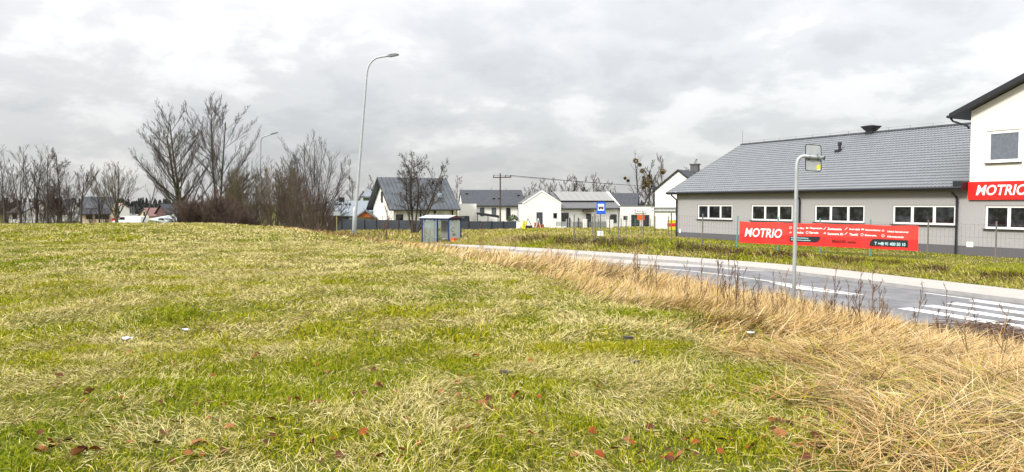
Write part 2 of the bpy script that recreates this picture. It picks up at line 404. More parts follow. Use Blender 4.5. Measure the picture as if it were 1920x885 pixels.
# ------------------------------------------------------------------ building helpers
def wall_sheet(mb, x0, x1, z0, z1, holes, y=0.0, depth=.16, top=None):
    """front wall in the plane y, with real openings (x0, x1, z0, z1) and their reveals"""
    xs = sorted({x0, x1, *[h[0] for h in holes], *[h[1] for h in holes]}); zs = sorted({z0, z1, *[h[2] for h in holes], *[h[3] for h in holes]})
    xs = [x for x in xs if x0 <= x <= x1]; zs = [z for z in zs if z0 <= z <= z1]
    for i in range(len(xs) - 1):
        for j in range(len(zs) - 1):
            cx, cz = (xs[i] + xs[i+1]) / 2, (zs[j] + zs[j+1]) / 2
            if any(h[0] < cx < h[1] and h[2] < cz < h[3] for h in holes): continue
            mb.add([(xs[i], y, zs[j]), (xs[i+1], y, zs[j]), (xs[i+1], y, zs[j+1]), (xs[i], y, zs[j+1])], [(0, 1, 2, 3)])
    for a, b, c, d in holes:
        e = y + depth
        mb.add([(a,y,c),(b,y,c),(b,e,c),(a,e,c)], [(0,1,2,3)]); mb.add([(a,y,d),(b,y,d),(b,e,d),(a,e,d)], [(3,2,1,0)])
        mb.add([(a,y,c),(a,e,c),(a,e,d),(a,y,d)], [(0,1,2,3)]); mb.add([(b,y,c),(b,e,c),(b,e,d),(b,y,d)], [(3,2,1,0)])
def window(parent, x0, x1, z0, z1, y, panes=1, fr='frame_white', gl='glass', fw=.07, sill=None, gap=.06, name='window', split=None):
    """frame with mullions, one pane mesh, a sill; panes sit inside the opening"""
    mb = MB(); t = .06
    mb.box(x0, x1, y, y + t, z0, z0 + fw); mb.box(x0, x1, y, y + t, z1 - fw, z1)
    mb.box(x0, x0 + fw, y + .001, y + t, z0 + fw, z1 - fw); mb.box(x1 - fw, x1, y + .001, y + t, z0 + fw, z1 - fw)
    edges = split or [i / panes for i in range(1, panes)]
    for q in edges:
        xm = x0 + (x1 - x0) * q; mb.box(xm - fw * .75, xm + fw * .75, y + .002, y + t, z0 + fw, z1 - fw)
    w = mb.build(name, fr, parent)
    MB().box(x0 + fw * .6, x1 - fw * .6, y + .032, y + .044, z0 + fw * .6, z1 - fw * .6).build('pane', gl, w)
    if sill: MB().box(x0 - .06, x1 + .06, y - .20, y + .01, z0 - .035, z0 - .004).build('sill', sill, w)
    return w
def proud_window(parent, x0, x1, z0, z1, panes=1, fr='frame_dark', gl='glass', fw=.08, name='window', y=0.0):
    mb = MB(); a = y - .05
    mb.box(x0, x1, a, y + .05, z0, z0 + fw); mb.box(x0, x1, a, y + .05, z1 - fw, z1)
    mb.box(x0, x0 + fw, a + .002, y + .05, z0 + fw, z1 - fw); mb.box(x1 - fw, x1, a + .002, y + .05, z0 + fw, z1 - fw)
    for i in range(1, panes):
        xm = x0 + (x1 - x0) * i / panes; mb.box(xm - fw * .5, xm + fw * .5, a + .004, y + .05, z0 + fw, z1 - fw)
    w = mb.build(name, fr, parent); MB().box(x0 + fw * .5, x1 - fw * .5, y - .02, y + .04, z0 + fw * .5, z1 - fw * .5).build('pane', gl, w); return w
def tile_slope(P0, ux, us, L_, S_, rows, pitch=.20, n_up=None, sub=4, step=.03, wave=.016):
    """sheet-tile slope: rows with a step at each course and waves across; P0 = lower left corner, ux along the eave, us up the slope"""
    nrm = n_up; nx = int(L_ / pitch * sub); xs = np.linspace(0, L_, nx + 1)
    hw = wave * np.cos(2 * np.pi * xs / pitch)
    vs, fs = [], []; lines = []
    for r in range(rows):
        a = S_ * r / rows; b = S_ * (r + 1) / rows
        lines += [(a, step), (b - .004, 0.0)]
    for sv, h in lines:
        for x, w in zip(xs, hw): vs.append(P0 + ux * x + us * sv + nrm * (h + w))
    n = nx + 1
    for i in range(len(lines) - 1):
        for k in range(nx): fs.append((i*n+k, i*n+k+1, (i+1)*n+k+1, (i+1)*n+k))
    return vs, fs

# ------------------------------------------------------------------ the grey workshop with its two-storey wing
ZB = -.85
A0 = at(1268, 445, 55.5); B0 = at(1815, 477, 36.8)
WANG = math.atan2(B0[1] - A0[1], B0[0] - A0[0])
WF = Frame((A0[0], A0[1], ZB), WANG)
def wloc(px, py, y=0.0):
    x, z = WF.hit(px, py, y); return x, z - ZB
LW = wloc(1815, 450)[0]; EAVE = 3.55; DEP = 14.0
ws = thing('workshop_building', 'long grey plastered workshop with tiled metal roof and a cream two-storey wing', 'building', WF.o, WANG)
wins = []
for a, b, t, u, n, sp in ((1308, 1373, 384, 412.5, 3, [.31, .66]), (1408.5, 1486, 384, 413.5, 3, [.34, .67]), (1527.5, 1621, 384, 416, 3, [.33, .68]), (1674, 1792, 384.5, 421, 3, [.32, .67])):
    xa, zt = wloc(a, t); xb, _ = wloc(b, t); _, zb = wloc((a + b) / 2, u); wins.append((xa, xb, zb, zt, n, sp))
ztop = sum(w[3] for w in wins) / 4; zbot = sum(w[2] for w in wins) / 4
wins = [(w[0], w[1], zbot, ztop, w[4], w[5]) for w in wins]
WING_W = 11.0; WX = LW
wing_win = (wloc(1847, 400)[0], wloc(1847, 400)[0] + 3.2, zbot - .12, ztop - .02)
upx0, upz1 = wloc(1851, 246); upx1, upz0 = wloc(1914, 303)
SPLIT = wloc(1818, 341)[1]                       # height where grey plaster turns cream
mb = MB()
PL = .42
wall_sheet(mb, 0, LW, PL, EAVE, [w[:4] for w in wins])
# left gable end and back
RIDGE = 7.07
mb.add([(0, DEP, 0), (0, 0, 0), (0, 0, EAVE), (0, DEP/2, RIDGE - .12), (0, DEP, EAVE)], [(0, 1, 2, 3, 4)])
mb.add([(LW, DEP, 0), (0, DEP, 0), (0, DEP, EAVE), (LW, DEP, EAVE)], [(0, 1, 2, 3)])
wall_sheet(mb, LW, LW + WING_W, PL, SPLIT, [wing_win])
mb.build('wall', 'grey_wall', ws)
MB().box(-.03, LW + WING_W, -.03, .02, -.5, PL - .003).box(-.03, -.005, .02, DEP, -.5, PL - .003).build('plinth', 'plinth', ws)
# wing: cream upper wall, gable to the road
sl = math.tan(R(23.6)); WE = wloc(1815, 209)[1]
mb = MB()
wall_sheet(mb, LW, LW + WING_W, SPLIT + .002, WE, [(upx0, upx1, upz0, upz1)])
hw = WING_W / 2
mb.add([(LW, 0, WE), (LW + WING_W, 0, WE), (LW + hw, 0, WE + hw * sl)], [(0, 1, 2)])
mb.add([(LW, 0, 0), (LW, 0, WE), (LW, DEP, WE), (LW, DEP, 0)], [(0, 1, 2, 3)])
mb.add([(LW + WING_W, 0, 0), (LW + WING_W, DEP, 0), (LW + WING_W, DEP, WE), (LW + WING_W, 0, WE)], [(0, 1, 2, 3)])
mb.add([(LW, DEP, 0), (LW + WING_W, DEP, 0), (LW + WING_W, DEP, WE), (LW + hw, DEP, WE + hw * sl), (LW, DEP, WE)], [(4, 3, 2, 1, 0)])
mb.build('upper_wall', 'cream_wall', ws)
for w in wins: window(ws, *w[:4], .05, w[4], sill='trim', split=w[5], fw=.10)
window(ws, *wing_win, .05, 3, sill='trim', fw=.10)
window(ws, upx0, upx1, upz0, upz1, .05, 1, gl='blind', fw=.15, sill='trim')
# added black sheet behind the panes stands in for the dark interior
MB().box(.2, LW - .2, .9, .95, .3, EAVE - .05).build('dark_interior_sheet', 'black', ws)
# main roof
ov, og = .55, .45
pitch = math.atan2(RIDGE - EAVE, DEP / 2); us = np.array([0, math.cos(pitch), math.sin(pitch)]); nu = np.array([0, -math.sin(pitch), math.cos(pitch)])
P0 = np.array([-og, 0, EAVE + .06]) - us * (ov / math.cos(pitch)); SL = (DEP / 2 + ov) / math.cos(pitch)
vs_, fs_ = tile_slope(P0, np.array([1., 0, 0]), us, LW + og - .01, SL, 24, .20, nu, step=.045, wave=.020)
mb = MB(); mb.add(vs_, fs_)
us2 = np.array([0, -math.cos(pitch), math.sin(pitch)]); Pb = np.array([-og, DEP, EAVE + .06]) - us2 * (ov / math.cos(pitch))
mb.add([Pb, Pb + np.array([LW + og, 0, 0]), Pb + np.array([LW + og, 0, 0]) + us2 * SL, Pb + us2 * SL], [(3, 2, 1, 0)])
rf = mb.build('roof', 'roof_tile', ws)
top = P0 + us * SL
mb = MB(); mb.tube([(-og - .03, DEP/2, top[2] + .02), (LW - .02, DEP/2, top[2] + .02)], .10, 8); mb.build('ridge_cap', 'roof_dark', rf)
mb = MB(); mb.tube([(-og, DEP/2, top[2] + .26), (LW - .02, DEP/2, top[2] + .26)], .008, 4)
for k in range(15):
    x = .4 + k * (LW - .8) / 14; mb.tube([(x, DEP/2, top[2] + .10), (x, DEP/2, top[2] + .27)], .012, 4)
mb.tube([(-og + .1, DEP/2, top[2]), (-og + .1, DEP/2, top[2] + 1.15)], .014, 4); mb.build('lightning_rod', 'galv_dark', rf)
# soffit, fascia, verge
mb = MB(); e = P0
mb.box(-og, LW - .01, e[1] + .03, .0, e[2] - .10, e[2] - .06)
mb.box(-og, LW - .01, e[1] + .0, e[1] + .029, e[2] - .16, e[2] - .004)
mb.prism([(-og - .03, e[1], e[2] - .14), (-og - .03, e[1], e[2] + .05), (-og - .03, DEP/2, top[2] + .06), (-og - .03, DEP/2, top[2] - .14)], (.028, 0, 0))
mb.prism([(-og, e[1] + .04, e[2] - .15), (-og, .02, EAVE - .1), (-og, DEP/2, top[2] - .3), (-og, DEP/2, top[2] - .10), (-og, e[1] + .04, e[2] - .05)], (og + .0, 0, 0))
mb.build('fascia', 'trim', ws)
mb = MB(); mb.tube([(-og, e[1] - .07, e[2] - .05), (LW - .02, e[1] - .07, e[2] - .05)], .075, 8); mb.build('gutter', 'trim', ws)
mb = MB(); mb.box(LW - .45, LW - .01, e[1] - .09, -.01, e[2] - .16, e[2] + .28); mb.build('gutter_end', 'trim', ws)
for px in (1267.5, 1501, 1796):
    x = wloc(px, 400)[0] if px > 1300 else .12
    x = min(x, LW - .35) if px > 1700 else x
    mb = MB(); mb.tube([(x, e[1] - .07, e[2] - .1), (x, e[1] - .05, e[2] - .22), (x, -.12, e[2] - .55), (x, -.11, e[2] - .75), (x, -.11, -.05)], .055, 8)
    for zz in (.6, 1.7, 2.6): mb.tube([(x, -.11, zz - .02), (x, -.11, zz + .02)], .066, 8)
    mb.build('downpipe', 'trim', ws)
MB().box(LW - .05, LW + .28, -.042, -.005, PL - .05, PL + .2).build('meter_box', 'cream_wall', ws)
MB().box(.35, .53, -.05, -.005, .35, .62).build('socket_box', 'frame_white', ws)
# ridge ventilator (dark flared cap) and flue
vx = WF.hit(1633, 250, DEP/2)[0]
mb = MB(); z0 = top[2] - .1
mb.box(vx - .24, vx + .24, DEP/2 - .24, DEP/2 + .24, z0, z0 + .30)
a, b = .27, .47
mb.add([(vx-a, DEP/2-a, z0+.28), (vx+a, DEP/2-a, z0+.28), (vx+a, DEP/2+a, z0+.28), (vx-a, DEP/2+a, z0+.28), (vx-b, DEP/2-b, z0+.56), (vx+b, DEP/2-b, z0+.56), (vx+b, DEP/2+b, z0+.56), (vx-b, DEP/2+b, z0+.56), (vx, DEP/2, z0+.68)],
       [(3,2,1,0),(0,1,5,4),(1,2,6,5),(2,3,7,6),(3,0,4,7),(4,5,8),(5,6,8),(6,7,8),(7,4,8)])
mb.build('roof_ventilator', 'trim', rf)
fy = 4.6; fx = WF.hit(1574, 295, fy)[0]; fz = EAVE + fy * math.tan(pitch)
mb = MB(); mb.tube([(fx, fy, fz - .1), (fx, fy, fz + .45)], .09, 8); mb.tube([(fx, fy, fz + .42), (fx, fy, fz + .62)], .13, 8); mb.box(fx-.2, fx+.2, fy-.25, fy+.2, fz - .05, fz + .12); mb.build('flue', 'trim', rf)
# wing roof
mb = MB(); oh = .75; ov2 = .6; th = .22
for sgn in (-1, 1):
    cxr = LW + hw
    pts = [(cxr, -ov2, WE + hw*sl + .03), (cxr + sgn*(hw+oh), -ov2, WE - oh*sl + .03), (cxr + sgn*(hw+oh), -ov2, WE - oh*sl + .03 + th), (cxr, -ov2, WE + hw*sl + .03 + th)]
    mb.prism(pts if sgn > 0 else pts[::-1], (0, DEP + 2 * ov2, 0))
mb.build('wing_roof', 'trim', ws)
mb = MB(); gx = LW - oh - .06; gzv = WE - oh*sl + .10
mb.tube([(gx, -ov2, gzv), (gx, DEP, gzv)], .075, 8); mb.tube([(gx, -ov2 + .25, gzv - .05), (gx + .1, -ov2 + .3, gzv - .22), (LW - .12, -.1, gzv - .48), (LW - .12, .05, gzv - .6)], .05, 8)
mb.build('wing_gutter', 'trim', ws)
# facade sign
sx0, sz1 = wloc(1817.5, 341.5); _, sz0 = wloc(1817.5, 374.5)
fs = thing('facade_sign', 'red MOTRIO fascia board mounted on the corner of the cream wing', 'sign', WF.w(sx0, -.04, sz0), WANG)
SH = sz1 - sz0
MB().box(.02, 5.6, -.10, .03, 0, SH).build('panel', 'red', fs)
t0 = wloc(1833, 366)[0] - sx0; tw = (wloc(1920, 360)[0] - wloc(1833, 360)[0]) * 1.10
_tz0 = wloc(1838, 366.5)[1] - sz0; _tz1 = wloc(1838, 347)[1] - sz0
text_mesh('lettering', 'MOTRIO', 1, 'white_paint', fs, (t0, -.106, _tz0), bold=.02, shear=.22, extrude=.004, fit=(tw, _tz1 - _tz0))

# ------------------------------------------------------------------ roadside mesh fence with the banner
FA = at(1317, 467, 41.0); FB = at(1868, 502, 31.3); fdir = (FB - FA)[:2] / np.linalg.norm((FB - FA)[:2]); FANG = math.atan2(fdir[1], fdir[0])
FF = Frame((FA[0], FA[1], 0), FANG)
fpx = [1076, 1116, 1159, 1206, 1259, 1317, 1382, 1459, 1538, 1632, 1740, 1868, 2020]
fz = lambda p: gz1(p[0], p[1])
o0 = FF.w(FF.hit(1076, 440)[0], 0, 0)
mf = thing('mesh_fence', 'wire mesh fence on thin posts along the top of the roadside bank', 'fence', (o0[0], o0[1], 0), FANG)
prev = None; xf0 = FF.hit(1076, 440)[0]
for i, px in enumerate(fpx):
    x = FF.hit(px, 440)[0] - xf0; p = FF.w(x + xf0, 0, 0); zb = fz(p)
    lean = random.Random(i).uniform(-.03, .03)
    banner_post = 1382 <= px <= 1632
    mb = MB(); mb.tube([(x, 0, zb - .2), (x + lean, lean * .5, zb + 1.72)], .038, 6); mb.tube([(x + lean, lean*.5, zb + 1.71), (x + lean, lean*.5, zb + 1.75)], .038, 6)
    mb.build('post', 'teal' if banner_post else 'post', mf)
    if prev is not None:
        mb = MB(); xa, za = prev
        for h in (.08, .55, 1.05, 1.6): mb.bar((xa, .03, za + h), (x, .03, zb + h), .006)
        n = int((x - xa) / .16)
        for k in range(1, n):
            q = k / n; mb.bar((xa + (x-xa)*q, .03, za + (zb-za)*q + .06), (xa + (x-xa)*q, .03, za + (zb-za)*q + 1.6), .006)
        mb.build('mesh_panel', 'wire', mf)
    prev = (x, zb)
bx0 = FF.hit(1387, 430)[0]; bx1 = FF.hit(1723, 430)[0]; BW = bx1 - bx0
bzt0 = FF.hit(1387, 415.5)[1]; bzb0 = FF.hit(1387, 455)[1]; bzt1 = FF.hit(1723, 423)[1]; bzb1 = FF.hit(1723, 471.5)[1]
bo = FF.w(bx0, -.06, 0)
bn = thing('advertising_banner', 'long red MOTRIO banner with white service list tied to the fence', 'banner', (bo[0], bo[1], bzb0), FANG)
BH = ((bzt0 - bzb0) + (bzt1 - bzb1)) / 2; BS = ((bzb1 - bzb0) + (bzt1 - bzt0)) / 2
def bz(x): return BS * x / BW
def sheet(zlo, zhi, m, name, yoff):
    """slightly billowing cloth, with thickness"""
    n, k = 60, 6; vs = []; fs = []
    for i in range(n + 1):
        x = BW * i / n
        for j in range(k + 1):
            t = zlo + (zhi - zlo) * j / k
            y = .014 * math.sin(x * 3.0 + t) + .008 * math.sin(x * 7.7 + 2 * t) + yoff
            sag = -.035 * abs(math.sin(math.pi * x / 2.1)) if t > BH * .95 else (.012 * abs(math.sin(math.pi * x / 1.05)) if t < .05 else 0)
            vs.append((x, y, bz(x) + t + sag))
    m_ = len(vs); vs += [(a, b + .003, c) for a, b, c in vs]
    for i in range(n):
        for j in range(k):
            a = i*(k+1)+j; fs += [(a, a+k+1, a+k+2, a+1), (m_+a+1, m_+a+k+2, m_+a+k+1, m_+a)]
    for i in range(n):
        a = i*(k+1); fs += [(a, m_+a, m_+a+k+1, a+k+1), (a+k, a+k+k+1, m_+a+k+k+1, m_+a+k)]
    return MB().add(vs, fs).build(name, m, bn)
sheet(BH * .445, BH, 'banner', 'cloth', 0); sheet(0, BH * .444, 'banner_low', 'lower_cloth', 0)
brot = math.atan2(BS, BW)
def btext(name, body, px, py, wpx, hpx, m, bold=.02, shear=0.0):
    """lettering printed on the banner, given at its place on the cloth"""
    x0, z0 = FF.hit(px, py); x1, _ = FF.hit(px + wpx, py); h = FF.hit(px, py - hpx)[1] - z0
    o = text_mesh(name, body, 1, m, bn, (x0 - bx0, -.040, z0 - bzb0), bold=bold, shear=shear, extrude=.002, fit=(x1 - x0, h), rot=(math.pi/2, -brot, 0))
    return o
btext('heading', 'MOTRIO', 1398, 443.5, 70, 16.5, 'white_paint', .02, .2)
for body, px, py, w in (('Oleje i filtry', 1489.5, 430, 20), ('Diagnostyka', 1520, 430, 23.5), ('Zawieszenie', 1553, 431, 26.5), ('Rozrządy', 1594, 432, 20.5), ('Akumulatory', 1623, 433.5, 29.5), ('Układ hamulcowy', 1665, 436.5, 40),
                        ('Hamulce', 1489, 437.5, 19), ('Serwis', 1519, 438, 17), ('Geometria 3D', 1553, 440.2, 29.5), ('Tłumiki', 1594, 441.5, 16), ('Elektryka', 1623, 443.5, 22), ('Klimatyzacja', 1665, 446, 31)):
    btext('service_text', body, px, py, w, 4.3, 'white_paint', .03)
def picto(px, py, kind):
    x, z = FF.hit(px, py); x -= bx0; z -= bzb0; r = .055; y = -.040; mb = MB()
    if kind == 0: mb.tube([(x + r*math.cos(t), y, z + r*math.sin(t)) for t in np.linspace(0, 2*math.pi, 13)], .012, 5)
    elif kind == 1: mb.box(x - r, x + r, y, y + .006, z - r*.6, z + r*.6)
    elif kind == 2: mb.tube([(x - r, y, z - r), (x + r, y, z + r)], .018, 5)
    else:
        mb.tube([(x - r, y, z - r*.6), (x, y, z + r*.6), (x + r, y, z - r*.2)], .012, 5); mb.tube([(x - r, y, z - r*.6), (x + r, y, z - r*.6)], .012, 5)
    mb.build('pictogram', 'white_paint', bn)
for i, (px, py) in enumerate(((1484, 427), (1515, 427.5), (1548, 428.5), (1588, 429), (1619, 430), (1657, 432), (1484, 435.5), (1515, 436), (1548, 437), (1588, 438), (1618, 440), (1657, 442))): picto(px, py, (0, 1, 2, 2, 1, 3, 3, 0, 3, 2, 0, 0)[i])
def bpanel(pts, name='black_field'):
    ps = []
    for px, py in pts:
        x, z = FF.hit(px, py); ps.append((x - bx0, -.036, z - bzb0))
    MB().prism(ps, (0, .005, 0)).build(name, 'black', bn)
bpanel([(1482, 443), (1539, 443.5), (1537, 449), (1533, 453.3), (1529, 454), (1482, 452.2)])
bpanel([(1637, 448.5), (1640, 447.6), (1703, 450.4), (1703, 463.5), (1631, 460), (1633, 453)])
btext('service_text', 'Serwis samochodowy', 1484.5, 447, 33, 3, 'cyan', .03); btext('service_text', 'Zaopatrzenie pojazdów', 1484.5, 451, 37, 3, 'cyan', .03)
btext('dealer_text', 'BRAND auto', 1561, 454.3, 45, 5.6, 'dark_red', .03)
btext('phone_text', 'T +48 91 400 50 10', 1641, 459.3, 58, 6.2, 'cyan', .03)
MB().bar((0, .02, BH + .01), (BW, .02, BH + .01 + BS), .012).build('tie_rope', 'wire', bn)

# ------------------------------------------------------------------ houses across the road
def gable_house(root, L_, W, eave, ridge, wallm, roofm, over=.45, verge=.3, front=False, base=-.6, th=.16, seam=0.0, trim='trim', half=None):
    """walls + two roof slabs. ridge along x, or along y (front=True: the gable faces the road)"""
    mb = MB()
    if not front:
        mb.add([(0,0,base),(L_,0,base),(L_,W,base),(0,W,base),(0,0,eave),(L_,0,eave),(L_,W,eave),(0,W,eave),(0,W/2,ridge),(L_,W/2,ridge)],
               [(0,1,5,4),(2,3,7,6),(3,0,4,8,7),(1,2,6,9,5)])
    else:
        mb.add([(0,0,base),(L_,0,base),(L_,W,base),(0,W,base),(0,0,eave),(L_,0,eave),(L_,W,eave),(0,W,eave),(L_/2,0,ridge),(L_/2,W,ridge)],
               [(0,1,5,8,4),(2,3,7,9,6),(3,0,4,7),(1,2,6,5)])
    w = mb.build('wall', wallm, root)
    span, run = (W, L_) if not front else (L_, W)
    sl_ = (ridge - eave) / (span / 2); up = .05
    mb = MB(); tb = MB()
    for sgn in (-1, 1):
        prof = [(0, ridge + up), (sgn * (span/2 + over), eave - over * sl_ + up), (sgn * (span/2 + over), eave - over * sl_ + up + th), (0, ridge + up + th)]
        if not front: pts = [(-verge, W/2 + a, b) for a, b in prof]; vec = (L_ + 2*verge, 0, 0)
        else: pts = [(L_/2 + a, -verge, b) for a, b in prof]; vec = (0, W + 2*verge, 0)
        mb.prism(pts, vec)
        if seam and not front and sgn < 0:
            n = int((L_ + 2*verge) / seam)
            for k in range(n + 1):
                x = -verge + .03 + k * (L_ + 2*verge - .06) / n
                tb.bar((x, W/2 - .02, ridge + up + th + .02), (x, -over, eave - over*sl_ + up + th + .02), .035, .05)
    r = mb.build('roof', roofm, root)
    if seam: tb.build('standing_seam', roofm, r)
    mb = MB()
    if not front:
        for yy, s in ((-over, -1), (W + over, 1)): mb.tube([(-verge, yy + s*.06, eave - over*sl_ + up + .04), (L_ + verge, yy + s*.06, eave - over*sl_ + up + .04)], .08, 6)
        for xx in (-verge - .02, L_ + verge - .01):
            mb.prism([(xx, -over, eave-over*sl_+up-.05), (xx, W/2, ridge+up-.05), (xx, W/2, ridge+up+th+.03), (xx, -over, eave-over*sl_+up+th+.03)], (.03, 0, 0))
    else:
        for sgn in (-1, 1): mb.prism([(L_/2, -verge-.03, ridge+up-.05), (L_/2+sgn*(span/2+over), -verge-.03, eave-over*sl_+up-.05), (L_/2+sgn*(span/2+over), -verge-.03, eave-over*sl_+up+th+.02), (L_/2, -verge-.03, ridge+up+th+.02)], (0, .028, 0))
    mb.build('gutter' if not front else 'bargeboard', trim, root)
    return w, r
def px_rect(fr, a, b, t, u, y=0.0):
    x0, z1 = fr.hit(a, t, y); x1, z0 = fr.hit(b, u, y); return x0, x1, z0 - fr.o[2], z1 - fr.o[2]
def corner(px, Y, ang):
    x = x_of(px, Y); return Frame((x, Y, gz1(x, Y)), R(ang))

# A: steep seam-metal roof, behind the shelter
fA = corner(738, 98, 30)
hA = thing('steep_roof_house', 'cream house with steep dark seam-metal roof and two small windows, behind the bus shelter', 'house', fA.o, fA.a)
WA = 7.8; LA = fA.hit(849, 420)[0]
eA = fA.hit(858, 392, -.5)[1] - fA.o[2] + .42; rA = fA.hit(716, 335, WA/2)[1] - fA.o[2]
wA, roofA = gable_house(hA, LA, WA, eA, rA, 'cream_wall', 'roof_seam', over=.65, verge=.85, seam=.55)
for a, b, t, u in ((798, 809, 403, 410), (821, 834, 403, 410)): proud_window(hA, *px_rect(fA, a, b, t, u))
proud_window(hA, *px_rect(fA, 742, 756, 402, 424), name='terrace_door')
xd = fA.hit(788, 400)[0]; MB().tube([(xd, -.15, .2), (xd, -.15, eA - .2)], .12, 6).build('downpipe', 'trim', hA)
MB().tube([(LA - .1, -.15, .2), (LA - .1, -.15, eA - .2)], .11, 6).build('downpipe', 'trim', hA)
xl = fA.hit(815, 399)[0]; MB().box(xl - .12, xl + .12, -.2, -.003, eA - 1.0, eA - .55).build('wall_lamp', 'trim', hA)
slA = (rA - eA) / (WA / 2)
def on_roof(mbx, fr, px, py, W, eave, ridge, w, h, lift, name, m, root):
    sl_ = (ridge - eave) / (W/2); ysel = None
    for y in np.linspace(-.5, W/2, 120):
        x, z = fr.hit(px, py, y)
        if z - fr.o[2] <= eave + y * sl_ + .21: ysel = y; break
    y = ysel if ysel is not None else W/4; x = fr.hit(px, py, y)[0]
    ang = math.atan(sl_); q = Matrix.Translation((x, y, eave + y * sl_ + .21)) @ Matrix.Rotation(ang, 4, 'X')
    return MB().box(-w/2, w/2, -h/2, h/2, 0, lift, q).build(name, m, root)
on_roof(None, fA, 824, 366, WA, eA, rA, .78, 1.15, .10, 'skylight', 'glass_pale', roofA)
for px, py in ((811, 344), (826, 344)): on_roof(None, fA, px, py, WA, eA, rA, .22, .22, .5, 'roof_vent', 'trim', roofA)
# gable window on the left end (local x = 0 plane)
MB().box(-.05, .05, WA/2 + .0, WA/2 + .75, 3.6, 5.1).build('gable_window', 'frame_dark', hA)

# B: long dark-roofed bungalow with a flat garage box
fB = corner(893, 112, 8)
hB = thing('dark_roof_bungalow', 'cream bungalow with long plain dark roof and tall narrow windows behind the panel fence', 'house', fB.o, fB.a)
WB = 8.5; xbl = fB.hit(868, 400)[0]; LB = fB.hit(984, 400)[0] - xbl
hB.location = tuple(fB.w(xbl, 0, 0)); fB2 = Frame(fB.w(xbl, 0, 0), fB.a)
eB = fB2.hit(940, 388)[1] - fB2.o[2] + .2; rB = fB2.hit(920, 358.5, WB/2)[1] - fB2.o[2]
wB, roofB = gable_house(hB, LB, WB, eB, rB, 'white_wall', 'roof_dark', over=.3, verge=.12)
for a, b in ((900, 908), (922, 930), (949, 957), (971, 979)): proud_window(hB, *px_rect(fB2, a, b, 389.5, 405 if a < 940 else 412), gl='glass_pale' if a < 940 else 'glass')
ga = px_rect(fB2, 862, 893.5, 382, 412, -4.5)
MB().box(ga[0], ga[1], -4.5, -.01, -.5, ga[3]).build('garage_box', 'cream_wall', hB)
gd = px_rect(fB2, 855, 880, 405, 414, -4.5); proud_window(hB, gd[0] + .4, gd[1], .05, gd[3], gl='panel_fence', y=-4.5, name='garage_door')
for px, py in ((875, 364), (926, 373), (936, 373), (972, 367)): on_roof(None, fB2, px, py, WB, eB, rB, .28, .28, .25, 'roof_vent', 'trim', roofB)
# dark awning in front of it
fW = corner(894, 104, 4)
aw = thing('patio_awning', 'dark sloping patio awning on posts in front of the dark-roofed bungalow', 'awning', fW.o, fW.a)
x0, zl = fW.hit(894, 398); x1, zr = fW.hit(936, 404); zl -= fW.o[2]; zr -= fW.o[2]
MB().prism([(x0, 0, zl), (x1, 0, zr), (x1, 0, zr - .35), (x0, 0, zl - .3)], (0, 3, 0)).build('roof_sheet', 'trim', aw)
for x in (x0 + .1, x0 + (x1 - x0) * .5, x1 - .15): MB().tube([(x, .1, -.3), (x, .1, zl - .2 - (zl - zr) * (x - x0) / (x1 - x0))], .06, 6).build('post', 'trim', aw)

# C: white house, gable wing to the road
fC = corner(980, 96, 3)
hC = thing('white_gable_house', 'small white gabled house with one dark door, joined to the solar-roofed house', 'house', fC.o, fC.a)
LC = fC.hit(1052, 420)[0]; eC = fC.hit(981, 383)[1] - fC.o[2]; rC = fC.hit(1013, 356.5)[1] - fC.o[2]
gable_house(hC, LC, 9.0, eC, rC - .2, 'white_wall', 'roof_grey', over=.04, verge=.03, front=True, trim='frame_white')
proud_window(hC, *px_rect(fC, 1006, 1017, 398, 427), gl='panel_fence', name='door')
proud_window(hC, *px_rect(fC, 1037.5, 1044, 399.5, 409.5))
fC2 = corner(1052.6, 96.6, 22)
hC2 = thing('solar_roof_house', 'white house with low grey roof carrying a wide pale solar panel', 'house', fC2.o, fC2.a)
LC2 = fC2.hit(1161, 420)[0]; WC2 = 7.5; eC2 = fC2.hit(1100, 392)[1] - fC2.o[2] + .1; rC2 = fC2.hit(1085, 363.5, WC2/2)[1] - fC2.o[2]
wC2, roofC2 = gable_house(hC2, LC2, WC2, eC2, rC2, 'white_wall', 'roof_grey', over=.3, verge=.05)
sC = (rC2 - eC2) / (WC2/2)
q = Matrix.Translation((0, 0, eC2 + .21)) @ Matrix.Rotation(math.atan(sC), 4, 'X')
x_a = fC2.hit(1050, 378, 1.4)[0]; x_b = fC2.hit(1150, 378, 1.4)[0]
mb = MB(); n = 8
for k in range(n): mb.box(x_a + (x_b - x_a) * k / n, x_a + (x_b - x_a) * (k + .97) / n, 1.35, 4.0, .16, .22, q)
mb.build('solar_panel', 'solar', roofC2)
MB().box(x_a, x_b, 1.33, 1.40, 0, .15, q).build('panel_rail', 'trim', roofC2)
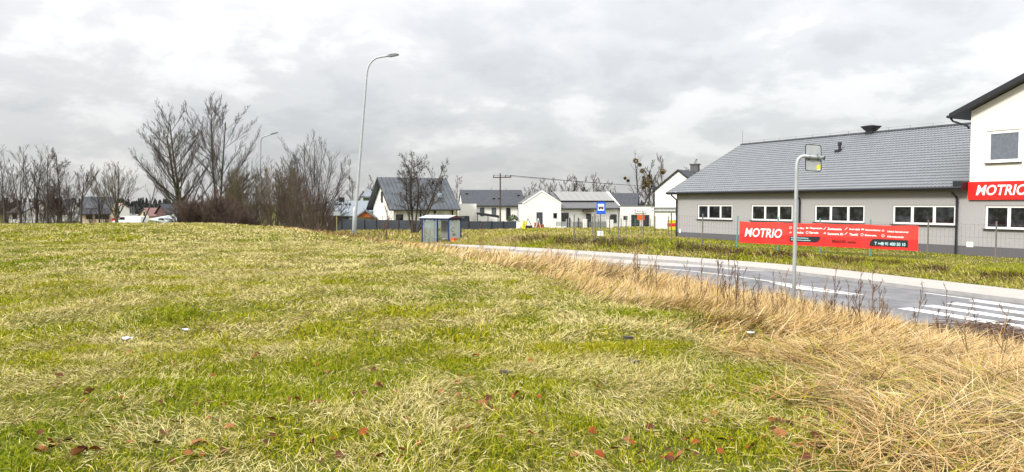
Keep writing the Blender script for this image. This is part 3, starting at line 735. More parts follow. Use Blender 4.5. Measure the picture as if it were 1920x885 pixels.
# raised white verge wall on the right end
mb = MB(); mb.prism([(LC2 + .06, -.45, eC2 - .3), (LC2 + .06, WC2/2, rC2 + .30), (LC2 + .06, WC2/2, rC2 + .02), (LC2 + .06, -.45, eC2 - .6)][::-1], (.45, 0, 0)); mb.build('verge_wall', 'white_wall', hC2)
for a, b, t, u in ((1049, 1066, 399, 424), (1099, 1108, 401, 428), (1144, 1156, 402, 418)): proud_window(hC2, *px_rect(fC2, a, b, t, u))
cn = px_rect(fC2, 1092, 1108, 394, 397); MB().box(cn[0], cn[1], -.9, -.02, cn[2], cn[3]).build('porch_canopy', 'wood', hC2)
fC3 = corner(1163.5, 99, 2)
hC3 = thing('flat_roof_annex', 'white flat-roofed annex with a wide dark window and a small wall sign', 'house', fC3.o, fC3.a)
b3 = px_rect(fC3, 1163.5, 1226, 387, 431)
MB().box(0, b3[1], 0, 7, -.5, b3[3]).build('wall', 'white_wall', hC3); MB().box(-.05, b3[1] + .05, -.05, 7.05, b3[3] + .002, b3[3] + .1).build('roof_coping', 'roof_grey', hC3)
proud_window(hC3, *px_rect(fC3, 1183.5, 1199, 402.5, 425)); proud_window(hC3, *px_rect(fC3, 1207, 1217, 403, 431), name='door')
proud_window(hC3, *px_rect(fC3, 1169, 1176, 405, 412))
sg = px_rect(fC3, 1191, 1210, 392.5, 399.5)
ns = thing('name_board', 'small white name board on the flat-roofed annex wall', 'sign', fC3.w((sg[0]+sg[1])/2, -.06, sg[2]), fC3.a)
wd = (sg[1] - sg[0]) / 2; MB().box(-wd, wd, -.06, .05, 0, sg[3] - sg[2]).build('panel', 'frame_white', ns)
MB().box(-wd - .04, -wd - .001, -.07, .05, -.03, sg[3] - sg[2] + .03).build('edge', 'trim', ns)
mb = MB()
for k in range(9):
    xk = -wd * .7 + k * wd * .17
    if k != 5: mb.box(xk, xk + wd * .11, -.066, -.061, .18, .30 + .05 * (k % 3 == 0))
mb.build('lettering', 'galv_dark', ns)
# roofs behind
fC4 = corner(1140, 118, -12)
hC4 = thing('grey_tiled_house', 'house with dark grey tiled roof showing above the flat annex', 'house', fC4.o, fC4.a)
L4 = fC4.hit(1192, 395)[0]; e4 = fC4.hit(1165, 389)[1] - fC4.o[2]; r4 = fC4.hit(1160, 364.5, 4)[1] - fC4.o[2]
gable_house(hC4, L4, 8, e4, r4, 'white_wall', 'roof_dark', over=.3)

# D: tall white gabled house half hidden by the workshop
fD = corner(1228, 86, -32)
hD = thing('tall_gable_house', 'tall white gabled house with brick chimney half hidden by the workshop', 'house', fD.o, fD.a)
LD = 2 * fD.hit(1271, 380)[0]; eD = fD.hit(1228, 357)[1] - fD.o[2]; rD = fD.hit(1271, 321)[1] - fD.o[2]
wD, rfD = gable_house(hD, LD, 12, eD, rD, 'white_wall', 'roof_dark', over=.3, verge=.12, front=True)
for py in (389, 395):
    _, z = fD.hit(1240, py); z -= fD.o[2]; MB().box(-.35, LD, -.25, -.005, z - .07, z + .07).build('ledge', 'galv', hD)
xk = fD.hit(1303, 320, 6)[0]; zk = fD.hit(1303, 309, 6)[1] - fD.o[2]
mb = MB(); mb.box(xk - .45, xk + .45, 5.6, 6.4, zk - 2.5, zk); mb.box(xk - .55, xk + .55, 5.5, 6.5, zk + .002, zk + .12); mb.build('chimney', 'plinth', rfD)

# left: low blue-grey bungalow behind the dark fence
fE = corner(612, 104, 6)
hE = thing('blue_grey_bungalow', 'low bungalow with blue-grey roof and dark chimney beside the thicket', 'house', fE.o, fE.a)
LE = fE.hit(712, 410)[0]; WE_ = 8.0; eE = fE.hit(650, 405)[1] - fE.o[2]; rE = fE.hit(640, 379, WE_/2)[1] - fE.o[2]
wE, rfE = gable_house(hE, LE, WE_, eE, rE, 'white_wall', 'roof_blue', over=.35, verge=.3)
xk = fE.hit(641, 375, 4)[0]; zk = fE.hit(641, 370, 4)[1] - fE.o[2]; MB().box(xk - .35, xk + .35, 3.6, 4.4, zk - 1.6, zk).build('chimney', 'trim', rfE)
for px in (630, 638, 648.5, 656): on_roof(None, fE, px, 384, WE_, eE, rE, .3, .35, .16, 'roof_vent', 'trim', rfE)
p_ = px_rect(fE, 670, 700, 396, 407, -2); mb = MB()
gx0, gx1 = p_[0], p_[1]; gm = (gx0 + gx1) / 2; mb.prism([(gx0, -2, p_[2]), (gx1, -2, p_[2]), (gm, -2, p_[3])], (0, 2.4, 0)); mb.build('porch_gable', 'orange_wood', hE)
mb = MB()
for s in (-1, 1): mb.prism([(gm, -2.25, p_[3] + .02), (gm + s*(gx1-gm+.35), -2.25, p_[2] - .18), (gm + s*(gx1-gm+.35), -2.25, p_[2] + .02), (gm, -2.25, p_[3] + .22)], (0, 2.7, 0))
mb.build('porch_roof', 'roof_blue', hE)
proud_window(hE, *px_rect(fE, 634, 654, 407, 414), gl='glass_pale')
# pyramid-roofed tower house behind
fT = corner(675, 135, 0)
hT = thing('pyramid_roof_house', 'grey-green house with pyramid roof rising behind the blue-grey bungalow', 'house', fT.o, 0)
w_ = fT.hit(701, 380)[0]; ze = fT.hit(688, 368)[1] - fT.o[2]; za = fT.hit(688, 353, w_/2)[1] - fT.o[2]
mb = MB(); mb.box(.5, w_ - .5, .5, w_ - .5, -.5, ze); mb.build('wall', 'green_wall', hT)
mb = MB(); mb.add([(-.2,-.2,ze),(w_+.2,-.2,ze),(w_+.2,w_+.2,ze),(-.2,w_+.2,ze),(-.2,-.2,ze-.25),(w_+.2,-.2,ze-.25),(w_+.2,w_+.2,ze-.25),(-.2,w_+.2,ze-.25),(w_/2,w_/2,za)], [(0,1,8),(1,2,8),(2,3,8),(3,0,8),(4,5,1,0),(5,6,2,1),(6,7,3,2),(7,4,0,3),(7,6,5,4)]); mb.build('roof', 'roof_blue', hT)
MB().box(w_*.62, w_*.82, .42, .49, ze - 1.3, ze - .4).build('window', 'glass_pale', hT)

# far left: houses beyond the field
def far_house(name, label, px0, px1, Y, ang, ridge_y, eave_y, wallm, roofm, W=8, front=False, half_x=None, solar=False):
    f = corner(px0, Y, ang); r_ = thing(name, label, 'house', f.o, f.a)
    L_ = f.hit(px1, 400)[0]; e_ = f.hit((px0+px1)/2, eave_y)[1] - f.o[2]
    rr = f.hit((px0+px1)/2, ridge_y, 0 if front else W/2)[1] - f.o[2]
    w, rf_ = gable_house(r_, L_, W, e_, rr, wallm, roofm, front=front, over=.4)
    return f, r_, rf_, L_, e_, rr
f, r_, rf_, L_, e_, rr = far_house('roof_window_house', 'cream house with brown roof and slanted solar panel among the bare trees', 150, 206, 150, 18, 370.5, 400, 'pink_wall', 'roof_dark', 9)
on_roof(None, f, 173, 386, 9, e_, rr, 2.2, 2.2, .12, 'solar_panel', 'glass', rf_)
for a in (.2, .5, .75): proud_window(r_, L_*a, L_*a + 1.2, .9, 2.1)
MB().box(-.05, .05, 3, 4.1, 3.3, 4.5).build('gable_window', 'frame_dark', r_)
f, r_, rf_, L_, e_, rr = far_house('grey_roof_house', 'pale house with lilac-grey roof at the far left field edge', 16, 43, 160, -14, 381, 399, 'white_wall', 'roof_grey', 9)
proud_window(r_, L_*.3, L_*.6, .8, 2.1)
f, r_, rf_, L_, e_, rr = far_house('brown_roof_house', 'low brown-roofed house half hidden behind the dense row of trees', 84, 124, 185, 8, 377, 396, 'white_wall', 'roof_dark', 9)
proud_window(r_, L_*.2, L_*.35, .8, 2.1); proud_window(r_, L_*.6, L_*.75, .8, 2.1)
f, r_, rf_, L_, e_, rr = far_house('cream_cottage', 'small cream cottage with faded red roof and gable window at the road end', 262, 279, 205, -12, 391, 403, 'pink_wall', 'roof_pink', 10, front=True)
proud_window(r_, L_*.42, L_*.62, e_ - .3, e_ + .9)
f, r_, rf_, L_, e_, rr = far_house('dark_brick_house', 'dark red-brown gabled house beside the big double tree', 293, 312, 190, -30, 384, 399, 'brick_old', 'roof_dark', 11, front=True)
proud_window(r_, L_*.55, L_*.7, e_ - 1.4, e_ - .4, gl='glass_pale')
f, r_, rf_, L_, e_, rr = far_house('orange_roof_house', 'small house with orange-brown roof behind the broad bare tree', 203, 216, 230, 0, 382, 392, 'white_wall', 'roof_pink', 9)

# ------------------------------------------------------------------ fences among the houses
def panel_fence(pxs, Y0, Y1, ztop, label, m='panel_fence', zdown=None, name='panel_fence'):
    p0 = pxs[0]; a = np.array([x_of(p0, Y0), Y0]); b = np.array([x_of(pxs[-1], Y1), Y1]); ang = math.atan2(b[1]-a[1], b[0]-a[0])
    f = Frame((a[0], a[1], 0), ang); t = thing(name, label, 'fence', (a[0], a[1], 0), ang)
    xs = [f.hit(p, 420)[0] for p in pxs]
    for i, x in enumerate(xs):
        p = f.w(x, 0, 0); zb = gz1(p[0], p[1]); zt = f.hit(pxs[i], ztop[0] + (ztop[1]-ztop[0]) * i / (len(xs)-1))[1]
        MB().box(x - .06, x + .06, -.07, .07, zb - .3, zt + .05).build('post', 'trim' if m == 'panel_fence' else m, t)
        if i + 1 < len(xs):
            q = f.w(xs[i+1], 0, 0); zb2 = gz1(q[0], q[1]); zz = min(zb, zb2) - .1
            mb = MB(); n = 9; hh = (zt - zz) / n
            for k in range(n): mb.box(x + .065, xs[i+1] - .065, -.025, .025, zz + hh*k, zz + hh*(k+.94))
            mb.box(x + .065, xs[i+1] - .065, .0, .02, zz, zt - .02)
            mb.build('panel', m, t)
    return t
panel_fence([617, 641, 662, 684, 706, 727, 748, 770, 790], 92, 90, (410.5, 413.5), 'dark panel fence running left behind the leaning lamp and bare garden tree')
panel_fence([856, 879, 900.5, 922, 944, 968], 90, 92, (414.5, 415.5), 'blue-grey panel fence to the right of the bus shelter')
def post_fence(pts, tops, label, wires=True):
    a = np.array(at(pts[0][0], pts[0][1], pts[0][2])[:2]); b = np.array(at(pts[-1][0], pts[-1][1], pts[-1][2])[:2])
    ang = math.atan2(b[1]-a[1], b[0]-a[0]); f = Frame((a[0], a[1], 0), ang); t = thing('yard_fence', label, 'fence', (a[0], a[1], 0), ang)
    prev = None
    for (px, py, Y) in pts:
        x = f.hit(px, py)[0]; p = f.w(x, 0, 0); zb = gz1(p[0], p[1]); zt = f.hit(px, tops)[1]
        MB().tube([(x, 0, zb - .2), (x, 0, zt)], .04, 6).build('post', 'post', t)
        if prev: 
            mb = MB()
            for k in range(5): mb.bar((prev[0], .04, prev[1] + (prev[2]-prev[1]) * k / 4.2 + .05), (x, .04, zb + (zt-zb) * k / 4.2 + .05), .008)
            n = int(abs(x - prev[0]) / .25)
            for k in range(1, n): mb.bar((prev[0] + (x-prev[0])*k/n, .04, zb + .05), (prev[0] + (x-prev[0])*k/n, .04, zt - .05), .005)
            mb.build('mesh_panel', 'wire', t)
        prev = (x, zb, zt)
    return t, f
post_fence([(1111, 448, 58), (1143, 446, 58.6), (1174, 444.5, 59.3), (1202, 443.5, 60), (1228, 442.5, 60.6), (1253, 442, 61.2)], 405.5, 'second row of thin fence posts across the plot, nearer than the white houses')
post_fence([(1053, 431, 90), (1087, 431, 90), (1122, 431, 90), (1165, 432, 90), (1191, 433, 90), (1219, 434, 89), (1248, 436, 88)], 410, 'low wire fence right in front of the white houses')
# white garden wall with grey infill panels
fG = corner(1031, 92.5, 3)
gw = thing('garden_wall', 'white masonry garden wall with pillars and grey slatted infill panels', 'wall', fG.o, fG.a)
for a, b, t in ((1031, 1042, 410), (1062, 1073, 411), (1093, 1101, 411), (1138, 1150, 412)):
    r_ = px_rect(fG, a, b, t, 431); MB().box(r_[0], r_[1], 0, .35, -.4, r_[3]).build('pillar', 'white_wall', gw)
r_ = px_rect(fG, 1042, 1062, 424.5, 431); MB().box(r_[0] + .004, r_[1] - .004, .05, .3, -.4, r_[3]).build('low_wall', 'white_wall', gw)
for a, b in ((1042.5, 1061.5), (1074, 1092.5), (1102, 1137)):
    r_ = px_rect(fG, a, b, 415.5, 424 if a < 1050 else 429); mb = MB(); n = 8; hh = (r_[3] - r_[2]) / n
    for k in range(n): mb.box(r_[0], r_[1], .12, .16, r_[2] + hh*k, r_[2] + hh*(k+.8))
    mb.build('infill_panel', 'galv' if a < 1050 else 'galv_dark', gw)
for px in (1063, 1068, 1084, 1103):
    r_ = px_rect(fG, px - 1, px + 1, 408, 431); MB().box(r_[0], r_[1], -.25, -.1, -.3, r_[3]).build('gate_post', 'trim', gw)

# ------------------------------------------------------------------ bus shelter
pS = on_road(float(road_coords(*on_z(841, 459.5, -1.6)[:2])[1][0]), -.35)
bs_near = at(841, 459.5, 60); zsh = gz1(bs_near[0], bs_near[1])
Ysh = 60.0; zsh = at(841, 459.8, Ysh)[2]
aS = math.atan2(-.62, .785)
fS0 = Frame((x_of(841, Ysh), Ysh, zsh), aS)
xl_ = fS0.hit(792, 455)[0]; SL_ = -xl_
fS = Frame(fS0.w(xl_, 0, 0), aS)
sh = thing('bus_shelter', 'blue-framed bus shelter with pale ridged roof and scratched panes', 'shelter', fS.o, aS)
SD = 1.45; hS = fS.hit(841, 413)[1] - zsh; pr = .05
xm = fS.hit(820, 440)[0]
mb = MB()
for x, y in ((0, 0), (SL_, 0), (SL_, SD), (0, SD), (xm, 0)): mb.box(x - pr, x + pr, y - pr, y + pr, -.25, hS)
mb.box(-pr, SL_ + pr, -pr - .012, pr + .012, hS + .001, hS + .14); mb.box(-pr, SL_ + pr, SD - pr - .012, SD + pr + .012, hS + .001, hS + .14)
mb.box(SL_ - pr, SL_ + pr, pr + .02, SD - pr - .02, hS + .003, hS + .1); mb.box(-pr, pr, pr + .02, SD - pr - .02, hS + .003, hS + .1)
mb.build('frame', 'blue', sh)
zr = fS.hit(858, 408, SD/2)[1] - zsh
zr = hS + .36
mb = MB()
mb.prism([(-.2, -.22, hS + .142), (-.2, SD/2, zr), (-.2, SD/2, zr + .04), (-.2, -.22, hS + .19)], (SL_ + .4, 0, 0))
mb.prism([(-.2, SD + .22, hS + .142), (-.2, SD/2, zr), (-.2, SD/2, zr + .04), (-.2, SD + .22, hS + .19)][::-1], (SL_ + .4, 0, 0)); mb.build('roof', 'galv', sh)
mb = MB(); 
for x in (-.19, SL_ + .205): mb.prism([(x, -.2, hS + .15), (x, SD + .2, hS + .15), (x, SD/2, zr + .02)], (.02, 0, 0))
mb.build('roof_gable', 'maroon', sh)
MB().box(SL_ - .012, SL_ + .012, pr + .03, SD - pr - .03, .12, hS - .06).build('side_pane', 'acryl', sh)

MB().box(xm * .45, SL_ - pr - .02, SD - .01, SD + .01, .1, hS - .06).build('back_panel', 'sheet', sh)
# clear front-left pane: thin frame and glass you can see through
gl = bpy.data.materials.new('clear_pane'); gl.use_nodes = True; nt = gl.node_tree
nt.nodes.clear(); o_ = nt.nodes.new('ShaderNodeOutputMaterial'); tr = nt.nodes.new('ShaderNodeBsdfTransparent'); gs = nt.nodes.new('ShaderNodeBsdfPrincipled'); mx = nt.nodes.new('ShaderNodeMixShader')
tr.inputs[0].default_value = (.82, .87, .86, 1); gs.inputs['Base Color'].default_value = (.55, .6, .6, 1); gs.inputs['Roughness'].default_value = .2; mx.inputs[0].default_value = .18
nt.links.new(tr.outputs[0], mx.inputs[1]); nt.links.new(gs.outputs[0], mx.inputs[2]); nt.links.new(mx.outputs[0], o_.inputs[0]); M['clear'] = gl
MB().box(pr + .02, xm - pr - .02, -.008, .008, .1, hS - .06).build('front_pane', 'clear', sh)
MB().box(pr + .02, xm * .45 - .02, SD - .008, SD + .008, .1, hS - .06).build('back_pane', 'clear', sh)
MB().box(-.008, .008, pr + .03, SD - pr - .03, .12, hS - .06).build('side_pane', 'clear', sh)
mb = MB(); bx = SL_ - 1.55
mb.box(bx, SL_ - .1, SD - .55, SD - .12, .42, .47)
for x in (bx + .05, bx + .5, bx + .95, SL_ - .16): mb.box(x - .05, x + .05, SD - .52, SD - .15, -.1, .418)
mb.build('bench', 'white_paint', sh)
mb = MB()
for k, (c, r) in enumerate((((SL_ + .015, .50, hS * .62), .16), ((SL_ + .015, .62, hS * .42), .1))):
    mb.tube([(c[0], c[1] + r*math.cos(t)*1.3, c[2] + r*math.sin(t)) for t in np.linspace(.4, 5.4, 12)], .016, 5)
mb.tube([(SL_ + .015, .35 + .06*i, hS*.40 + .06*(i % 2)) for i in range(9)], .014, 5); mb.build('graffiti', 'black', sh)
# litter bin beside it
pb = fS.w(SL_ + .38, .2, 0); bi = thing('litter_bin', 'orange-red litter bin on the pavement against the bus shelter', 'bin', (pb[0], pb[1], zsh - .08), aS); bi.scale = (.8, .8, .8)
mb = MB(); mb.prism([(-.24, -.2, .08), (.24, -.2, .08), (.24, .2, .08), (-.24, .2, .08)], (0, 0, .68)); mb.build('body', 'orange', bi)
MB().box(-.28, .28, -.24, .24, .765, .82).build('lid', 'orange', bi); MB().box(-.06, .14, -.206, -.20, .25, .6).build('label_plate', 'yellow', bi)
for x in (-.18, .18): MB().box(x - .03, x + .03, -.1, .1, -.1, .078).build('foot', 'trim', bi)

# ------------------------------------------------------------------ bus stop sign
Yb = 46.6; pbs = at(1124.5, 467, Yb); zb = gz1(pbs[0], pbs[1])
tb = thing('bus_stop_sign', 'blue bus stop sign on a thin pole with a white timetable below', 'sign', (pbs[0], pbs[1], zb), R(-12))
fBS = Frame((pbs[0], pbs[1], zb), R(-12)); ztp = fBS.hit(1127, 378.5)[1] - zb; zbt = fBS.hit(1127, 401.5)[1] - zb
x0, x1 = fBS.hit(1118.6, 390)[0], fBS.hit(1135.5, 390)[0]
MB().tube([(0, 0, -.3), (fBS.hit(1126.5, 380)[0], 0, ztp)], .03, 8).build('pole', 'post', tb)
MB().box(x0, x1, -.06, -.035, zbt, ztp).build('plate', 'sign_blue', tb)
cx = (x0+x1)/2; w2 = (x1-x0)*.34; zc = zbt + (ztp-zbt)*.56; h2 = (ztp-zbt)*.27
MB().box(cx - w2, cx + w2, -.066, -.061, zc - h2, zc + h2).build('white_field', 'white_paint', tb)
mb = MB(); bw = w2*.82
mb.prism([(cx-bw, -.071, zc-.08), (cx+bw, -.071, zc-.08), (cx+bw, -.071, zc+.06), (cx+bw*.8, -.071, zc+.10), (cx-bw*.9, -.071, zc+.10), (cx-bw, -.071, zc+.05)], (0, .004, 0))
for sx in (-.55, .55): mb.tube([(cx+bw*sx, -.072, zc-.1), (cx+bw*sx, -.068, zc-.1)], .045, 10)
mb.build('bus_symbol', 'black', tb)
mb = MB()
for k in range(4): mb.box(cx-bw*.85+k*bw*.44, cx-bw*.85+k*bw*.44+bw*.32, -.0735, -.0722, zc+.015, zc+.07)
mb.build('bus_window', 'white_paint', tb)
xt, zt = fBS.hit(1125.5, 437.5); zt -= zb; MB().box(xt-.19, xt+.19, -.05, -.031, zt-.15, zt+.15).build('timetable', 'white_paint', tb)

# ------------------------------------------------------------------ pedestrian crossing sign seen from behind
Ys = 18.6; ps = at(1487.5, 575, Ys); zb = gz1(ps[0], ps[1]); fs_ = Frame((ps[0], ps[1], zb), R(-10))
cs = thing('crossing_sign', 'back of a square road sign hung on a bent galvanised pole', 'sign', (ps[0], ps[1], zb), R(-10))
def L2(px, py): x, z = fs_.hit(px, py); return (x, 0, z - zb)
pole = [(0, 0, -.4), L2(1489.5, 500), L2(1492, 400), L2(1493.5, 330), L2(1494.3, 308), L2(1497, 298.5), L2(1502, 294), L2(1508, 292.6), L2(1545, 296.2)]
MB().tube(pole, .045, 12).build('pole', 'galv', cs, True)
MB().tube([L2(1544.5, 296.1), L2(1546.5, 296.4)], .055, 12).build('end_cap', 'trim', cs)
a, b, c, d = L2(1511.5, 270), L2(1540.5, 272.5), L2(1541, 321), L2(1511.5, 319.5)
def rounded(pts, r=.06, n=4):
    out = []; P = [Vector(p) for p in pts]
    for i, p in enumerate(P):
        u = (P[i-1] - p).normalized() * r; v = (P[(i+1) % len(P)] - p).normalized() * r
        for k in range(n + 1):
            t = k / n; out.append(p + u * (1-t)**2 + v * t**2)
    return out
pl = rounded([(q[0], .06, q[2]) for q in (a, b, c, d)])
MB().prism(pl, (0, .012, 0)).build('plate', 'galv', cs)
MB().tube([Vector(p) + Vector((0, .004, 0)) for p in pl] + [Vector(pl[0]) + Vector((0, .004, 0))], .011, 6).build('rim', 'trim', cs)
q0, q1 = L2(1532.5, 309), L2(1539, 317); MB().box(q0[0], q1[0], .052, .059, q1[2], q0[2]).build('sticker', 'yellow', cs)
q0, q1 = L2(1533, 317.4), L2(1539, 319); MB().box(q0[0], q1[0], .052, .059, q1[2], q0[2]).build('sticker', 'white_paint', cs)
for px in (1518, 1534): 
    q = L2(px, 294.5); mb = MB(); mb.tube([(q[0]-.02, .0, q[2]), (q[0]+.02, 0, q[2])], .053, 10); mb.box(q[0]-.02, q[0]+.02, .04, .06, q[2]-.08, q[2]+.08); mb.build('clamp', 'galv_dark', cs)

# ------------------------------------------------------------------ street lamps
def lamp(label, Y, pts, lum, r0, r1, thick_to=None):
    p0 = at(*pts[0], Y); zb = min(p0[2], gz1(p0[0], p0[1]) - .05); f = Frame((p0[0], p0[1], zb), 0)
    t = thing('street_lamp', label, 'street lamp', f.o, 0, 'street lamps on the near side of the road')
    L3 = lambda px, py: (lambda h: (h[0], 0, h[1] - zb))(f.hit(px, py))
    P = [L3(*p) for p in pts]; P[0] = (P[0][0], 0, -.1)
    n = len(P); rad = [r0 + (r1 - r0) * (p[2] / P[-1][2]) for p in P]
    MB().tube(P, rad, 12).build('pole', 'galv', t, True)
    if thick_to:
        q = L3(*thick_to); mb = MB(); mb.tube([(P[0][0], 0, -.2), (q[0], 0, q[2]), (q[0] + .004, 0, q[2] + .12)], [.125, .12, .07], 12); mb.build('base_sleeve', 'galv', t, True)
        MB().box(-.20, .20, -.2, .2, -.1, .08).build('base_plate', 'trim', t)
        MB().box(-.05, .09, -.128, -.10, .5, 1.1).build('service_door', 'galv_dark', t)
    a_, b_ = L3(*lum[0]), L3(*lum[1]); d = Vector(b_) - Vector(a_); A = Vector(a_)
    mb = MB(); up = Vector((-d.z, 0, d.x)).normalized(); W2 = .13
    sec = [(0, .05, .05, .06), (.25, .09, .07, W2), (.8, .07, .05, W2), (1.0, .02, .03, .07)]
    vs = []
    for tt, u_, l_, w_ in sec:
        c = A + d * tt
        vs += [c + up*u_ + Vector((0, -w_, 0)), c + up*u_ + Vector((0, w_, 0)), c - up*l_ + Vector((0, w_, 0)), c - up*l_ + Vector((0, -w_, 0))]
    fs2 = [(0, 1, 2, 3), (15, 14, 13, 12)] + [(4*i+k, 4*i+4+k, 4*i+4+(k+1) % 4, 4*i+(k+1) % 4) for i in range(3) for k in range(4)]
    mb.add(vs, fs2); mb.build('lamp_head', 'galv_dark', t)
    return t
lamp('tall leaning street lamp with curved arm, the nearest and largest of the two', 44.0, [(662, 453), (667.5, 392), (673, 320), (679.5, 240), (685.5, 165), (687.5, 140), (689.5, 128), (693, 120), (699, 113), (706, 108.6), (716, 106.6), (728, 105)], ((727, 105.2), (748, 102.2)), .10, .055, (665.5, 392))
lamp('farther street lamp with a short bent arm in front of the bare thicket', 87.0, [(485.5, 424), (486.5, 380), (488, 320), (489, 268), (489.7, 261), (492, 257.5), (497, 255.5), (508, 252)], ((507, 252.2), (521.5, 248.2)), .12, .07)

# small yellow plate seen left of the leaning lamp
Yp = 72.0; pp = at(631.5, 438, Yp); zb = gz1(pp[0], pp[1]); f = Frame((pp[0], pp[1], zb), R(20))
rs = thing('road_sign', 'dull yellow road sign plate on a grey post left of the leaning lamp', 'sign', f.o, R(20))
z1 = f.hit(632, 397)[1] - zb; z0 = f.hit(632, 404)[1] - zb; xa, xb = f.hit(625.5, 400)[0], f.hit(637, 400)[0]
MB().tube([(0, 0, -.4), (0, 0, z0 + .05)], .035, 8).build('pole', 'galv', rs); MB().box(xa, xb, -.06, -.036, z0, z1).build('plate', 'leaf_sign' if 'leaf_sign' in M else 'acryl', rs)
rs.children[-1].data.materials[0] = mat('faded_yellow', (.42, .38, .13), .6)

# ------------------------------------------------------------------ utility pole and wires
Yu = 104.0; pu = at(938, 420, Yu); zb = gz1(pu[0], pu[1]); f = Frame((pu[0], pu[1], zb), R(18))
up_ = thing('utility_pole', 'dark wooden utility pole with crossarm rising behind the dark-roofed bungalow fence', 'utility pole', f.o, R(18))
zt = f.hit(938.5, 325)[1] - zb
MB().tube([(0, 0, -.3), (0, 0, zt)], [.13, .09], 8).build('pole', 'wood', up_)
zc = f.hit(938, 333)[1] - zb; xa = f.hit(924, 333)[0]; xb = f.hit(958, 335)[0]
MB().bar((xa, -.12, zc), (xb, -.12, zc + .05), .12).build('crossarm', 'wood', up_)
mb = MB()
for x in (xa + .1, (xa+xb)/2 + .5, xb - .1): mb.tube([(x, -.12, zc + .06), (x, -.12, zc + .34)], [.05, .07], 6)
mb.build('insulator', 'trim', up_)
for i, (x, dpx, dpy) in enumerate(((xa + .1, 1600, 352), (xb - .1, 1620, 356), ((xa+xb)/2 + .5, 1610, 354))):
    a = Vector(f.w(x, -.12, zc + .34)); b = Vector(at(dpx, dpy, 190)); mb = MB(); pts = [a.lerp(b, t) + Vector((0, 0, -4 * 1.2 * t * (1 - t))) for t in np.linspace(0, 1, 14)]
    mb.tube(pts, .022, 4); tag(mb.build('power_line', 'trim'), 'thin overhead power line running right from the utility pole above the white houses', 'power line', 'overhead wires from the utility pole')
# telecom mast far away
pm = at(655.5, 400, 480); f = Frame((pm[0], pm[1], -4), 0); tm = thing('telecom_mast', 'far slender telecom mast with an antenna cluster beside the leaning lamp', 'mast', f.o, 0)
zt = f.hit(655, 291)[1] + 4; za_ = f.hit(655, 308)[1] + 4
MB().tube([(0, 0, 0), (0, 0, zt)], [.9, .35], 8).build('pole', 'galv', tm)
mb = MB()
for k in range(6):
    a = k * math.pi / 3; mb.box(1.0*math.cos(a)-.25, 1.0*math.cos(a)+.25, 1.0*math.sin(a)-.25, 1.0*math.sin(a)+.25, za_, za_ + 3.4)
mb.tube([(0, 0, za_ - .1), (0, 0, za_ + .2)], 1.1, 10); mb.build('antenna', 'galv', tm)

# ------------------------------------------------------------------ small things by the white houses
fY = corner(976, 88.5, 0); zb = fY.o[2]
yb = thing('yellow_barrier', 'yellow plastic barrier board leaning at the end of the panel fence', 'barrier', fY.o, 0)
h0 = fY.hit(985, 432); xa, xb = fY.hit(977, 420)[0], fY.hit(987, 420)[0]; zt = fY.hit(984, 415)[1] - zb
mb = MB(); mb.prism([(xa, -.15, .1), (xb - .15, -.15, .1), (xb + .05, .1, zt), (xa + .22, .1, zt)], (0, .12, 0)); mb.build('board', 'yellow', yb)
mb = MB()
for k in range(4): mb.box(xa + .2, xb - .15, -.17 + .03*k, -.10 + .03 * k, .3 + k*.24, .34 + k*.24)
mb.build('rib', 'weed_pale', yb)
MB().box(xa, xb, -.35, .35, -.1, .098).build('foot', 'black', yb)
ct = thing('hand_cart', 'dark two-wheeled cart with a triangular frame beside the yellow barrier', 'cart', fY.w(fY.hit(990.5, 430)[0], .6, 0), 0)
MB().box(-.45, .5, -.35, .35, .15, .42).build('tray', 'brick_old', ct)
mb = MB(); mb.bar((-.3, 0, .4), (-.05, 0, 1.25), .06); mb.bar((.4, 0, .4), (-.05, 0, 1.25), .06); mb.build('handle_frame', 'trim', ct)
for s in (-.38, .38): MB().tube([(.25, s - .05, .16), (.25, s + .05, .16)], .2, 12).build('wheel', 'tyre', ct)
wb = thing('utility_cabinet', 'white utility cabinet with a rounded cap at the right end of the panel fence', 'cabinet', fY.w(fY.hit(972, 430)[0], .5, 0), 0)
MB().box(-.25, .25, -.2, .2, -.2, .95).build('body', 'white_wall', wb); MB().box(-.3, .3, -.24, .24, .952, 1.02).build('lid', 'galv', wb); MB().box(-.2, .2, -.212, -.2, .1, .85).build('door', 'frame_white', wb)
# A-shaped trestle and bricks by the dark door
fL = corner(1009, 93, 0); lt = thing('step_ladder', 'white folding step ladder standing by the dark door of the white gabled house', 'ladder', fL.o, 0)
zt = fL.hit(1009, 409)[1] - fL.o[2]; mb = MB()
for s in (-.18, .18): mb.bar((-.32, s, -.05), (0, s, zt), .06)
for k in range(1, 5): mb.bar((-.32 + .32*k/5, -.18, zt*k/5), (-.32 + .32*k/5, .18, zt*k/5), .04)
mb.build('step_side', 'frame_white', lt); mb = MB()
for s in (-.16, .16): mb.bar((.32, s, -.05), (.02, s, zt), .05)
mb.build('rear_leg', 'frame_white', lt)
bp = thing('brick_stack', 'small stack of red bricks behind the step ladder', 'bricks', (fL.o[0] + .15, fL.o[1] + .9, fL.o[2]), 0)
mb = MB(); rr_ = random.Random(4)
for r in range(7):
    for k in range(4 if r < 5 else 2): mb.box(-.6 + k*.31 + rr_.uniform(-.02, .02), -.6 + k*.31 + .27, -.3, .3, r*.105 - .05, r*.105 + .05)
mb.build('bricks', 'brick', bp)
